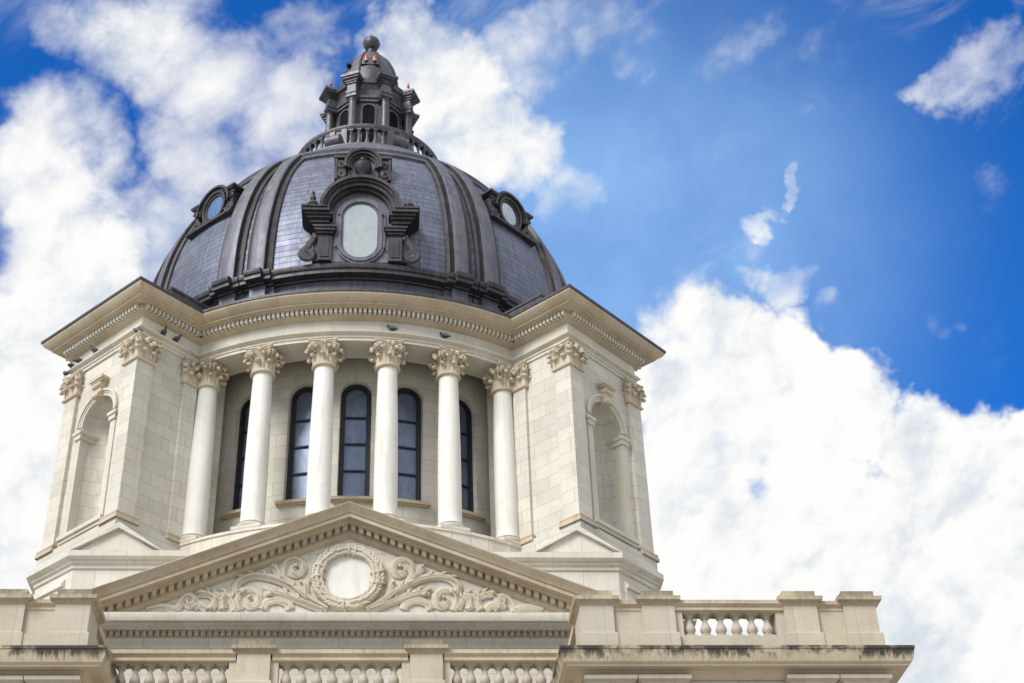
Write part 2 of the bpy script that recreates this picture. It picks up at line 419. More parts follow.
def build_podium():
    m = MB(); pr = [(0, 14.7), (0, 20.38)]
    m.loft([[(x, y, z) for x, y in oct_plan(e)] for e, z in pr])
    m.loft([[(x, y, z) for x, y in oct_plan(e)] for e, z in ((-.02, 20.76), (-1.6, 20.85), (-8.2, 20.85))])
    p = m.build('podium', M_MARB, BLD, ang=20)
    m = MB(); pr = [(0, 20.36), (.05, 20.38), (.05, 20.48), (.12, 20.51), (.12, 20.56), (.2, 20.60), (.26, 20.64), (.26, 20.80), (-.03, 20.82)]
    m.loft([[(x, y, z) for x, y in oct_plan(e)] for e, z in pr]); m.build('cornice', M_MARB, p, ang=20)
    # round stylobate that carries the columns
    m = MB(); m.lathe([(8.60, 20.8), (8.60, 21.78), (8.64, 21.80), (8.64, 21.88), (8.5, 21.9), (6.6, 21.9)], 96)
    m.build('stylobate', M_MARB, p)
    # base mould on the cut corners only
    for sg in (-1, 1):
        m = MB(); m.M = Matrix.Rotation(sg*pi/4, 4, 'Z')
        for z0, z1, e in ((20.04, 20.14, .07), (19.94, 20.043, .12), (19.1, 19.94, .05)): m.box(-.80, .80, -PD-e, -PD+.1, z0, z1)
        m.build('base_mould', M_MARB, p)
    # little gables at the foot of each corner pier
    def gable(fl, side):
        m = MB(); cx, hw, zb, za, yf = fl*6.10, 1.22, 20.815, 21.66, (-8.53 if side else -8.84)
        if side: m.M = Matrix.Rotation(fl*pi/2, 4, 'Z'); cx = -cx
        sl = (za-zb)/hw; t = .15
        m.prism([(cx-hw+.12, zb), (cx+hw-.12, zb), (cx, za-.1)], yf+.12, -7.0)
        # raking moulds in two steps
        for e, o in ((.0, 0.), (.07, .09)):
            tt = t-o
            m.prism([(cx-hw-.02, zb-.0), (cx-hw+.02+o*.8, zb+.002), (cx, za-tt), (cx, za+.02)], yf+e, -7.2)
            m.prism([(cx+hw+.02, zb-.0), (cx+hw-.02-o*.8, zb+.002), (cx, za-tt), (cx, za+.02)], yf+e, -7.2)
        m.build('gable', M_MARB, p, ang=20)
    for fl in (-1, 1): gable(fl, False); gable(fl, True)
    return p

# ------------------------------------------------------------------ capitals and columns
def leaf(m, p, o, t, h, w, out):
    """one acanthus leaf: a thick ribbed strip that climbs and curls outward"""
    p = Vector(p); o = Vector(o); t = Vector(t); Z = Vector((0, 0, 1))
    cv = [(0, 0), (.05, .35), (.10, .65), (.42, .9), (.85, 1.0), (1.12, .92), (1.08, .76)]
    wd = [.9, 1.0, .92, .95, .85, .6, .3]
    rings = []
    for (a, b), k in zip(cv, wd):
        c = p+o*(a*out)+Z*(b*h); ww = w*k
        rings.append([tuple(c-t*ww-o*.012), tuple(c-t*ww*.5+o*.03), tuple(c+o*.012), tuple(c+o*.055), tuple(c-o*-.012),
                      tuple(c+t*ww*.5+o*.03), tuple(c+t*ww-o*.012), tuple(c-o*.04)])
    m.loft([[r[i] for i in (0, 1, 3, 5, 6, 7)] for r in rings], True, True, True)
    c = p+o*(out*.98)+Z*(h*.88)
    m.sph(tuple(c), (.072, .072, .058), 8, 6)

def capital_parts(m, half, H, square, top):
    """Corinthian capital of height H from z=0; half = half width at the neck, top = half width of abacus"""
    if not square:
        m.lathe([(half+.0, 0), (half+.075, .01), (half+.09, .045), (half+.075, .08), (half+.01, .09), (half-.01, .3*H), (half+.03, .7*H), (half+.14, .88*H), (.05, .88*H)], 24)
        for tier, (h, w, out, n, off) in enumerate(((.38*H, .10, .17, 8, .0), (.66*H, .105, .22, 8, .5), (.84*H, .055, .16, 8, .25))):
            for k in range(n):
                a = 2*pi*(k+off)/n; o = (sin(a), -cos(a), 0); t = (cos(a), sin(a), 0)
                leaf(m, (o[0]*(half+.0), o[1]*(half+.0), .09), o, t, h-.05, w, out+.02*tier)
    else:
        def sq(e): return [(-half-e, -half-e), (half+e, -half-e), (half+e, half+e), (-half-e, half+e)]
        m.loft([[(x, y, z) for x, y in sq(e)] for e, z in ((0, 0), (.06, .01), (.075, .045), (.06, .08), (.01, .09), (0, .3*H), (.02, .7*H), (.1, .88*H), (-half+.05, .88*H))])
        for q in range(4):
            a = q*pi/2; o = Vector((sin(a), -cos(a), 0)); t = Vector((cos(a), sin(a), 0))
            for k in (-.55, .55): leaf(m, o*half+t*(half*k)+Vector((0, 0, .09)), o, t, .36*H-.05, .12, .15)
            for k in (0,): leaf(m, o*half+t*(half*k)+Vector((0, 0, .09)), o, t, .62*H-.05, .13, .19)
            for k in (-.45, .45): leaf(m, o*half+t*(half*k)+Vector((0, 0, .09)), o, t, .78*H-.05, .08, .15)
            od = (o+t).normalized(); td = Vector((-od.y, od.x, 0))
            leaf(m, od*(half*1.36)+Vector((0, 0, .09)), od, td, .40*H-.05, .12, .15)
            leaf(m, od*(half*1.36)+Vector((0, 0, .09)), od, td, .64*H-.05, .12, .17)
    # four corner volutes
    for q in range(4):
        a = q*pi/2+pi/4; o = Vector((sin(a), -cos(a), 0)); t = Vector((cos(a), sin(a), 0))
        rc = top*sqrt(2)*.84; cz = .74*H
        pts = [tuple(o*(rc+x)+Vector((0, 0, z))) for x, z in spiral((0, cz), .12, .02, -2.6, 1.4, 14)]
        st = tuple(o*(half+.12)+Vector((0, 0, .5*H)))
        for s2 in (-.045, .045):
            m.tube([tuple(Vector(p)+t*s2) for p in [st]+pts], [.03]+[.042]*len(pts), 5)
    # abacus with hollowed sides
    def aba(e):
        pts = []
        for q in range(4):
            a = q*pi/2; o = Vector((sin(a), -cos(a), 0)); t = Vector((cos(a), sin(a), 0))
            for i in range(7):
                u = -1+2*i/6; c = (1-u*u)*.13*top
                p = o*(top+e-c)+t*((top+e)*u*.93); pts.append((p.x, p.y))
        return pts
    m.loft([[(x, y, z) for x, y in aba(e)] for e, z in ((-.06, .87*H), (0, .90*H), (0, .94*H), (.03, .955*H), (.03, H))], True, True, True)
    for q in range(4):
        a = q*pi/2; o = Vector((sin(a), -cos(a), 0))
        m.sph(tuple(o*(top*.9)+Vector((0, 0, .92*H))), (.09, .09, .075), 8, 6)

def build_column():
    z0, zn, zt = 0., 5.17, 6.03            # heights above the stylobate top (21.9)
    m = MB(); prof = []
    for i in range(15):
        t = i/14; r = .335-.055*max(0, (t-.3)/.7)**1.6; prof.append((r, .26+(zn-.26)*t))
    m.lathe([(.36, .235), (.335, .27)]+prof[1:], 32)
    c = m.build('column', M_COL, BLD)
    m = MB(); m.box(-.43, .43, -.43, .43, -.03, .085)
    m.lathe([(.38, .08), (.425, .10), (.44, .14), (.425, .18), (.38, .195), (.365, .21), (.38, .225), (.395, .245), (.37, .27), (.33, .275)], 32)
    m.build('base', M_MARB, c)
    m = MB(); m.M = Matrix.Translation((0, 0, zn)); capital_parts(m, .285, zt-zn, False, .40); m.build('capital', M_CAP, c)
    return c

# ------------------------------------------------------------------ corner piers with niches
def build_pier():
    zb, zt = 21.9, 27.93
    r, zs, zi = .72, 25.83, 25.68
    m = MB()
    out = [(-1.6, zb), (-r, zb)]+[(-r, zs)]+arc(0, zs, r, pi, 0, 20)[1:]+[(r, zb), (1.6, zb), (1.6, zt), (-1.6, zt)]
    m.prism(out, -10.41, -9.5)
    m.box(-1.6, 1.6, -9.5, -7.2, zb, zt)
    # plinth
    m.box(-1.76, 1.76, -10.57, -7.6, 20.9, 21.92)
    p = m.build('corner_pier', M_ASH, BLD, ang=30)
    # niche lining: half cylinder with quarter dome
    m = MB(); rings = []; rr = r-.004; cy = -10.24
    zz = [22.3+(zs-22.3)*i/6 for i in range(7)]
    for z in zz: rings.append([(rr*cos(pi-pi*k/20), cy+rr*sin(pi*k/20), z) for k in range(21)])
    for j in range(1, 9):
        q = pi/2*j/8; rj = rr*cos(q)+.0001
        rings.append([(rj*cos(pi-pi*k/20), cy+rj*sin(pi*k/20), zs+rr*sin(q)) for k in range(21)])
    m.loft(rings, False); m.add([(rr*cos(pi-pi*k/20), cy+rr*sin(pi*k/20), 22.3) for k in range(21)], [tuple(range(21))])
    m.build('niche', M_ASH, p, ang=60)
    m = MB(); m.box(-1.0, 1.0, -10.56, -10.0, 22.16, 22.28); m.box(-.95, .95, -10.50, -10.0, 22.06, 22.163); m.build('sill', M_ENT, p)
    # archivolt in three steps
    m = MB()
    for ri, ro, pj in ((r-.002, .80, .035), (.80, .86, .06), (.86, .93, .10)):
        o = arc(0, zs, ro, 0, pi, 22); i2 = arc(0, zs, ri, pi, 0, 22)
        m.prism(o+i2, -10.41-pj, -10.36)
    m.build('archivolt', M_ENT, p)
    for sg in (-1, 1):
        m = MB(); a, b = sorted((sg*.655, sg*.95))
        m.box(a, b, -10.50, -9.9, zi-.26, zi-.10); a, b = sorted((sg*.62, sg*1.0)); m.box(a, b, -10.54, -9.9, zi-.10, zi-.0)
        a, b = sorted((sg*.70, sg*.93)); m.box(a, b, -10.45, -10.2, 22.1, zi-.26)
        m.build('impost', M_ENT, p)
    # scrolled keystone
    m = MB(); m.prism([(-.13, 26.46), (.13, 26.46), (.21, 26.98), (-.21, 26.98)], -10.57, -10.3)
    m.box(-.27, .27, -10.65, -10.3, 26.97, 27.03); m.box(-.31, .31, -10.69, -10.3, 27.03, 27.12)
    m.tube([(-.15, -10.57, 26.54), (.15, -10.57, 26.54)], .085, 10); m.tube([(-.2, -10.57, 26.88), (.2, -10.57, 26.88)], .09, 10)
    m.build('keystone', M_CAP, p)
    # pilasters: two at the outer corners, two beside the colonnades
    hw = .29
    for (px, py) in ((-1.72+hw, -10.53+hw), (1.72-hw, -10.53+hw), (-1.27, -8.55), (1.27, -8.55)):
        h2 = hw if py < -9 else .24
        if py > -9: px = (1.70-h2)*(-1 if px < 0 else 1)
        m = MB(); m.box(px-h2, px+h2, py-h2, py+h2, 21.9, 27.1)
        q = m.build('pilaster', M_ASH, p)
        m = MB()
        def sq(e): return [(px-h2-e, py-h2-e), (px+h2+e, py-h2-e), (px+h2+e, py+h2+e), (px-h2-e, py+h2+e)]
        m.loft([[(x, y, z) for x, y in sq(e)] for e, z in ((.10, 21.88), (.10, 21.98), (.07, 22.02), (.085, 22.06), (.07, 22.10), (.0, 22.14))])
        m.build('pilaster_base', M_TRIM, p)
        m = MB(); m.M = Matrix.Translation((px, py, 27.06)); capital_parts(m, h2, .86, True, h2+.10); m.build('pilaster_capital', M_CAP, p)
    return p

# ------------------------------------------------------------------ drum wall and its windows
RW, TH = 6.95, .1125
WIN = [-4.25*TH, -2*TH, 0, 2*TH, 4.25*TH]
WHW, WZ0, WZS = .465, 23.52, 27.08
def build_drum():
    m = MB(); L = radians(38)
    S = set([-L, L]+[L*i/20-L/2*0 for i in range(-20, 21)])
    for a in WIN:
        for k in range(17):
            S.add(a+WHW*cos(pi*k/16)/RW)
    S = sorted(S)
    def P(a, z, r=RW): return (r*sin(a), -r*cos(a), z)
    def top(a):
        for w in WIN:
            d = (a-w)*RW
            if abs(d) <= WHW+1e-6: return WZS+sqrt(max(0, WHW*WHW-d*d))
        return None
    for a, b in zip(S[:-1], S[1:]):
        if b-a < 1e-7: continue
        mid = top((a+b)/2); ta, tb = top(a), top(b)
        if mid is None: m.add([P(a, 21.0), P(b, 21.0), P(b, 28.5), P(a, 28.5)], [(0, 1, 2, 3)])
        else:
            m.add([P(a, 21.0), P(b, 21.0), P(b, WZ0), P(a, WZ0)], [(0, 1, 2, 3)])
            m.add([P(a, ta), P(b, tb), P(b, 28.5), P(a, 28.5)], [(0, 1, 2, 3)])
            m.add([P(a, ta), P(b, tb), P(b, tb, RW-.3), P(a, ta, RW-.3)], [(3, 2, 1, 0)])
            m.add([P(a, WZ0), P(b, WZ0), P(b, WZ0, RW-.3), P(a, WZ0, RW-.3)], [(0, 1, 2, 3)])
    for w in WIN:
        for sg in (-1, 1):
            a = w+sg*WHW/RW; m.add([P(a, WZ0), P(a, WZS), P(a, WZS, RW-.3), P(a, WZ0, RW-.3)], [(0, 1, 2, 3)])
    # the rest of the drum behind the piers, and the plain rear piers
    m.lathe([(RW, 21.0), (RW, 28.5)], 64, a0=L, a1=2*pi-L)
    for c in (3*pi/4, 5*pi/4):
        m.M = Matrix.Rotation(c, 4, 'Z'); m.box(-1.5, 1.5, -10.36, -6.5, 20.9, 27.95)
    m.M = Matrix()
    d = m.build('drum_wall', M_ASH, BLD, uv='cyl', uvr=RW, ang=30)
    for w in WIN:
        y = -(RW-.23); m = MB(); hw = WHW-.02
        def ring(x0, zb, zt, t, y0, y1):
            o = [(-x0, zb), (x0, zb), (x0, WZS)]+arc(0, WZS, x0, 0, pi, 18)[1:-1]+[(-x0, WZS)]
            x1 = x0-t; i = [(-x1, zb+t), (x1, zb+t), (x1, WZS)]+arc(0, WZS, x1, 0, pi, 18)[1:-1]+[(-x1, WZS)]
            n = len(o)
            m.loft([[(x, y0, z) for x, z in o], [(x, y0, z) for x, z in i], [(x, y1, z) for x, z in i], [(x, y1, z) for x, z in o]], True, loop=True)
        ring(hw, WZ0-.02, 0, .085, y-.03, y+.16); ring(hw-.085, WZ0+.065, 0, .05, y+.0, y+.16)
        for k in range(1, 4):
            z = WZ0+.12+k*.91; m.box(-hw+.13, hw-.13, y+.0, y+.1, z-.022, z+.022)
        f = m.build('window', M_FRAME, BLD, rz=w)
        m = MB(); x1 = hw-.12; o = [(-x1, WZ0+.05), (x1, WZ0+.05), (x1, WZS)]+arc(0, WZS, x1, 0, pi, 18)[1:-1]+[(-x1, WZS)]
        m.prism(o, y+.06, y+.09); m.build('pane', M_GLASS, f)
        m = MB(); m.box(-.66, .66, -RW-.14, -RW+.25, WZ0-.12, WZ0-.02); m.box(-.57, .57, -RW-.09, -RW+.2, WZ0-.165, WZ0-.118)
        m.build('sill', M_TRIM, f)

# ------------------------------------------------------------------ entablature
def along_plan(e, a_max=pi/2*1.02):
    """front part of the plan as a fine polyline with the outward normals"""
    pts = plan(e, 40); n = len(pts); per = n//4
    seq = [pts[(i) % n] for i in range(-2, per)]          # from the left pier face to the right pier face
    # add one more face on both sides
    seq = [pts[(-3) % n]]+seq+[pts[per % n]]
    return seq
def build_entablature():
    m = MB(); sweep_plan(m, [(-.95, 28.45), (-.95, 27.93), (-.02, 27.93), (-.02, 28.03), (.012, 28.035), (.012, 28.12), (.05, 28.13), (.12, 28.17), (.13, 28.215), (.0, 28.23), (.0, 28.66)])
    e = m.build('entablature', M_ENT, BLD, ang=25, uv='cyl', uvr=9.)
    m = MB(); sweep_plan(m, [(.0, 28.62), (.08, 28.64), (.16, 28.70), (.19, 28.71), (.19, 28.875), (.35, 28.875), (.39, 28.89), (.40, 28.905), (.50, 28.905), (.50, 28.955), (.53, 28.96), (.56, 28.975), (.66, 29.05), (.715, 29.13), (.72, 29.19)])
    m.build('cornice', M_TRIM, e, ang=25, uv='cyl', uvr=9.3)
    seq = along_plan(.19); pitch = .142; w = .085; acc = pitch*.3; m = MB(); was = None
    for (x0, y0), (x1, y1) in zip(seq[:-1], seq[1:]):
        L = sqrt((x1-x0)**2+(y1-y0)**2); tx, ty = (x1-x0)/L, (y1-y0)/L; nx, ny = ty, -tx
        long = L > 1
        if was is not None and (long or was): m.build('dentil_band', M_ENT, e); m = MB()   # one band for every face of the plan
        was = long; q = acc
        while q < L:
            if not long or (.05 < q < L-.05):
                cx, cy = x0+tx*q, y0+ty*q
                m.M = Matrix(((tx, -nx, 0, cx), (ty, -ny, 0, cy), (0, 0, 1, 0), (0, 0, 0, 1)))
                m.box(-w/2, w/2, -.14, .01, 28.72, 28.865)
            q += pitch
        acc = q-L
    m.build('dentil_band', M_ENT, e)
    # metal gutter edge and roof behind
    m = MB(); sweep_plan(m, [(.70, 29.185), (.75, 29.19), (.76, 29.27), (.72, 29.285), (-.3, 29.42), (-2.2, 29.6)])
    m.build('gutter_edge', M_EDGE, e, ang=25)
    for k in range(4):
        m = MB(); m.M = Matrix.Rotation(pi/4+k*pi/2, 4, 'Z')
        a = [(-2.1, 9.9), (2.1, 9.9), (2.1, 7.4), (-2.1, 7.4)]
        m.loft([[(x, -y, 29.28) for x, y in a], [(x*.985, -y+.02, 29.70) for x, y in a], [(x*1.0, -y, 29.72) for x, y in a], [(x*1.0, -y, 29.80) for x, y in a], [(x*.35, -min(y, 9), 30.1) for x, y in a]], True, False, True)
        m.build('pier_roof', M_EDGE, e, ang=25)
    return e

# ------------------------------------------------------------------ dome
DR0, DZ0, DH, DN = 7.80, 31.3, 8.85, 2.2
def dome_r(z): return DR0*max(1e-9, 1-max(0, (z-DZ0)/DH)**DN)**(1/DN)
_arc = [0.]; _zs = [29+0.05*i for i in range(240)]
for _a, _b in zip(_zs[:-1], _zs[1:]): _arc.append(_arc[-1]+sqrt((_b-_a)**2+(dome_r(_b)-dome_r(_a))**2))
def dome_arc(z):
    i = max(0, min(len(_zs)-2, int((z-29)/.05))); t = (z-_zs[i])/.05
    return _arc[i]+(_arc[i+1]-_arc[i])*t
ZTOP = 38.02
RIBS = [23.5, 31.4]                           # longitudes of the rib pair, mirrored in every quadrant
def all_ribs():
    out = []
    for q in range(4):
        for sg in (-1, 1):
            for k, l in enumerate(RIBS): out.append((radians(q*90+sg*l), k, sg))
    return out
def build_dome():
    zs = [31.0+(ZTOP-31.0)*i/44 for i in range(45)]
    m = MB(); m.lathe([(dome_r(z), z) for z in zs], 144)
    d = m.build('dome', M_SHIN, BLD, uv='dome', uvr=5.6)
    # ribs: raised flat band with a lower roll on either side
    rb = {}
    for a, k, sg in all_ribs():
        if k not in rb:
            m = MB(); hw = radians(1.75 if k == 0 else 1.95); st = radians(1.55)
            cs = [(-hw-st, -.05), (-hw-st, .07), (-hw-st*.55, .115), (-hw-st*.1, .07), (-hw, .07), (-hw, .21), (-hw*.8, .235), (hw*.8, .235), (hw, .21), (hw, .07), (hw+st*.1, .07), (hw+st*.55, .115), (hw+st, .07), (hw+st, -.05)]
            rings = []
            for i in range(31):
                z = 31.0+(37.85-31.0)*i/30; z2 = z+.01
                r = dome_r(z); dr = (dome_r(z2)-r)/.01; nl = sqrt(1+dr*dr); nr, nz = 1/nl, -dr/nl
                rings.append([((r+o*nr)*sin(t), -(r+o*nr)*cos(t), z+o*nz) for t, o in cs])
            m.loft(rings, False); m.mi = [0 if 5 <= i % 13 <= 7 else 1 for i in range(len(m.f))]
            rb[k] = m.build('rib', [M_RIB, M_DARK], d, rz=a, ang=30)
        else: dup(rb[k], rz=a)
    # base band and the stepped ledge with a break forward under every rib
    brk = []
    for a, k, sg in all_ribs():
        h = radians(1.95 if k == 0 else 2.15); s = radians(1.75)
        brk += [(a-h-s, a-h, .10), (a-h, a+h, .26), (a+h, a+h+s, .10)]
    cuts = sorted(set([x % (2*pi) for b in brk for x in b[:2]]+[2*pi*i/120 for i in range(120)]))
    def off(t):
        for a0, a1, o in brk:
            c = (a0+a1)/2
            if abs((t-c+pi) % (2*pi)-pi) < (a1-a0)/2-1e-6: return o
        return 0.
    ang = []
    for a0, a1 in zip(cuts, cuts[1:]+[cuts[0]+2*pi]):
        if a1-a0 < 1e-6: continue
        o = off((a0+a1)/2); ang += [(a0, o), (a1, o)]
    def ringstep(prof, sc=1.):
        mm = MB()
        mm.loft([[((r+o*sc)*sin(t), -(r+o*sc)*cos(t), z) for t, o in ang] for r, z in prof], True)
        return mm
    ringstep([(7.62, 29.4), (7.62, 30.84)], 1.).build('base_band', M_RIB, d, ang=25)
    ringstep([(7.60, 30.78), (7.70, 30.80), (7.72, 30.84), (7.98, 30.86), (7.98, 30.98), (8.03, 31.01), (8.06, 31.08), (8.06, 31.17), (8.0, 31.20), (7.6, 31.24)]).build('ledge', M_DARK, d, ang=25)
    # frame at the head of the panels, smooth crown
    m = MB(); r0 = dome_r(37.55)
    def on(z, o):
        r = dome_r(z); dr = (dome_r(z+.01)-r)/.01; nl = sqrt(1+dr*dr); return (r+o/nl, z-o*dr/nl)
    m.lathe([on(37.50, -.02), on(37.50, .10), on(37.62, .13), on(37.66, .08), on(37.70, .08), on(37.74, .22), on(37.86, .25), on(37.98, .2), (5.35, 38.28), (4.9, 38.84), (4.4, 39.40), (3.95, 39.85), (3.75, 40.02), (3.74, 40.10), (3.55, 40.14), (3.5, 40.25), (3.3, 40.3), (3.25, 40.45), (3.0, 40.5), (1.2, 40.55)], 128)
    m.build('crown', M_RIB, d, ang=30)
    return d

# ------------------------------------------------------------------ dormers on the dome (built facing the front, -Y)
def race(hw, z0, z1, n=12):
    return arc(0, z1-hw, hw, 0, pi, n)+arc(0, z0+hw, hw, pi, 2*pi, n)
def ringprism(m, o, i, y0, y1):
    m.loft([[(x, y0, z) for x, z in o], [(x, y0, z) for x, z in i], [(x, y1, z) for x, z in i], [(x, y1, z) for x, z in o]], True, loop=True)
def volute(m, c, y, r, a0, turns, w, dep, flip=1, n=30):
    pts = spiral((0, 0), r, r*.12, a0, turns, n)
    P = [(c[0]+flip*x, y, c[1]+z) for x, z in pts]
    m.tube(P, [(dep, w*(1-.55*i/n)) for i in range(n+1)], 6, up=(0, 1, 0))
    m.sph((c[0], y-.01, c[1]), (w*1.1, dep*1.1, w*1.1), 8, 6)
def big_dormer(D):
    zb, cz = 31.72, 33.58
    m = MB()                                                   # body with the arched head, back into the dome
    out = [(-.98, zb), (.98, zb), (.98, cz)]+arc(0, cz, .98, 0, pi, 24)[1:-1]+[(-.98, cz)]
    m.prism(out, -7.60, -6.2)
    o = m.build('dormer_window', M_RIB, BLD)
    m = MB()                                                   # moulded racetrack frame
    a = race(.80, 31.62, 34.26); b = race(.70, 31.70, 34.16); c = race(.62, 31.79, 34.08); d = race(.545, 31.87, 34.01)
    ringprism(m, a, b, -7.66, -7.55); ringprism(m, b, c, -7.70, -7.55); ringprism(m, c, d, -7.65, -7.50)
    for x, z in ((-.78, 32.25), (.78, 32.25), (-.7, 33.55), (.7, 33.55)): m.sph((x, -7.70, z), .05, 8, 6)
    m.build('frame', M_RIB, o)
    m = MB(); m.prism(race(.56, 31.86, 34.02), -7.635, -7.55); m.build('pane', M_OVAL, o)
    m = MB()                                                   # deep hood arch
    for ri, ro, y0 in ((.93, 1.02, -7.76), (1.02, 1.14, -7.90), (1.14, 1.22, -7.98), (1.22, 1.33, -8.06)):
        m.prism(arc(0, cz, ro, -.06, pi+.06, 30)+arc(0, cz, ri, pi+.06, -.06, 30), y0, -6.0)
    m.build('hood_arch', M_DARK, o)
    for sg in (-1, 1):
        m = MB(); a, b = sorted((sg*.90, sg*1.34)); m.box(a, b, -7.70, -7.0, zb, 32.72)
        a, b = sorted((sg*.98, sg*1.26)); m.box(a, b, -7.725, -7.0, zb+.12, 32.6)
        m.box(*sorted((sg*.86, sg*1.40)), -7.78, -7.0, 32.72, 32.80); m.box(*sorted((sg*.80, sg*1.46)), -7.84, -7.0, 32.80, 32.90)
        m.box(*sorted((sg*.76, sg*1.52)), -7.88, -7.0, 32.90, 32.97)
        m.box(*sorted((sg*.92, sg*1.36)), -7.80, -7.0, 32.97, 33.12)
        m.build('pilaster', M_DARK, o)
        m = MB()                                               # entablature block stepping out
        for x0, x1, y0, z0, z1 in ((1.0, 1.62, -7.86, 33.08, 33.2), (.96, 1.70, -7.95, 33.2, 33.29), (.90, 1.78, -8.02, 33.29, 33.38), (1.0, 1.86, -8.10, 33.38, 33.5), (1.1, 1.90, -8.14, 33.5, 33.56)):
            m.box(*sorted((sg*x0, sg*x1)), y0, -7.0, z0, z1)
        m.build('entablature_block', M_DARK, o)
        m = MB()                                               # long scroll bracket beside the pilaster
        P = [(sg*1.42, 32.78), (sg*1.44, 32.66), (sg*1.52, 32.52), (sg*1.60, 32.4), (sg*1.63, 32.28)]
        P += [(sg*(1.66+x), 31.72+z) for x, z in [(q[0]*sg, q[1]) for q in spiral((0, 0), .25, .03, 2.1 if sg > 0 else 2.1, -1.9 if True else 0, 34)]] if False else []
        sp = spiral((0, 0), .22, .03, pi*.62, 1.9, 34)
        P += [(sg*1.64+(x if sg < 0 else -x), 31.97+z) for x, z in sp][2:]
        m.tube([(x, -7.62, z) for x, z in P], [(.12, .075)]*5+[(.12, .07*(1-.5*i/34)) for i in range(len(P)-5)], 6, up=(0, 1, 0))
        m.sph((sg*1.42, -7.64, 32.62), (.10, .1, .10), 10, 6)
        m.box(*sorted((sg*1.3, sg*1.5)), -7.58, -7.0, 31.75, 32.7)
        m.build('scroll', M_DARK, o)
        m = MB()                                               # urn on the block; the right one has lost its top
        pr = [(.10, 0), (.22, .02), (.24, .08), (.16, .13), (.2, .2), (.16, .3), (.07, .34)]
        pr += [(.06, .4), (.1, .46), (.1, .53), (.05, .58), (.045, .66), (.065, .70), (.04, .76), (.001, .79)] if sg < 0 else [(.001, .36)]
        m.lathe(pr, 16, (sg*1.55, -7.85, 33.55))
        u = m.build('finial', M_DARK, o)
        if sg > 0: u['label'] = 'low rounded finial that lacks its spike'
    return o
def urn_dormer():
    y, cz = -7.22, 35.78
    m = MB(); out = [(-.56, 35.0), (.56, 35.0), (.56, cz)]+arc(0, cz, .56, 0, pi, 20)[1:-1]+[(-.56, cz)]
    m.prism(out, y+.12, y+2.2); o = m.build('urn_niche', M_RIB, BLD)
    m = MB()
    for ri, ro, yy in ((.42, .50, y+.02), (.50, .60, y-.06), (.60, .70, y-.12)):
        m.prism(arc(0, cz, ro, -.2, pi+.2, 24)+arc(0, cz, ri, pi+.2, -.2, 24), yy, y+1.6)
    m.build('arch', M_DARK, o)
    m = MB(); m.lathe([(.001, -.05), (.1, -.04), (.12, .0), (.2, .1), (.31, .26), (.33, .38), (.27, .47), (.3, .5), (.12, .54), (.08, .6), (.15, .64), (.15, .68), (.06, .74), (.001, .76)], 20, (0, y-.02, 35.3)); m.build('urn', M_DARK, o)
    for sg in (-1, 1):
        m = MB(); m.box(*sorted((sg*.62, sg*1.0)), y+.02, y+1.6, 35.15, 36.05); m.box(*sorted((sg*.60, sg*1.06)), y-.07, y+1.6, 36.05, 36.15)
        m.box(*sorted((sg*.93, sg*1.03)), y-.04, y+1.6, 35.15, 36.05)
        volute(m, (sg*.80, 35.80), y, .14, 0, 1.6, .04, .07, sg); volute(m, (sg*.80, 35.42), y, .16, pi, 1.6, .04, .07, sg)
        m.build('scroll', M_DARK, o)
    return o
def round_dormer():
    y, cz = -7.28, 35.56
    m = MB(); out = [(-.68, 34.86), (.68, 34.86), (.68, cz)]+arc(0, cz, .68, 0, pi, 24)[1:-1]+[(-.68, cz)]
    m.prism(out, y+.08, y+2.2); o = m.build('round_dormer', M_DARK, BLD)
    m = MB()
    el = lambda k: [(k*.86*cos(2*pi*i/28), cz+k*1.0*sin(2*pi*i/28)) for i in range(28)]
    ringprism(m, el(.66), el(.56), y-.05, y+.1); ringprism(m, el(.56), el(.46), y+.0, y+.1)
    m.build('frame', M_DARK, o)
    m = MB(); m.prism(el(.47), y+.045, y+.1); m.build('pane', M_RND, o)
    m = MB()
    for ri, ro, yy in ((.64, .71, y-.04), (.71, .80, y-.12)):
        m.prism(arc(0, cz, ro, -.1, pi+.1, 26)+arc(0, cz, ri, pi+.1, -.1, 26), yy, y+1.9)
    m.build('arch', M_DARK, o)
    m = MB(); m.box(-1.10, 1.10, y-.22, y+1.0, 34.72, 34.81); m.box(-1.05, 1.05, y-.14, y+1.0, 34.81, 34.88); m.build('sill', M_DARK, o)
    for sg in (-1, 1):
        m = MB(); m.box(*sorted((sg*.76, sg*.92)), y+.0, y+1.6, 34.88, 35.84)
        m.box(*sorted((sg*.71, sg*1.0)), y-.12, y+1.7, 35.84, 35.90); m.box(*sorted((sg*.71, sg*1.07)), y-.14, y+1.7, 35.90, 35.98)
        volute(m, (sg*.83, 35.66), y-.03, .14, 0, 1.6, .045, .07, sg); volute(m, (sg*.78, 35.14), y-.03, .18, pi, 1.7, .05, .07, sg)
        m.build('scroll', M_DARK, o)
    return o

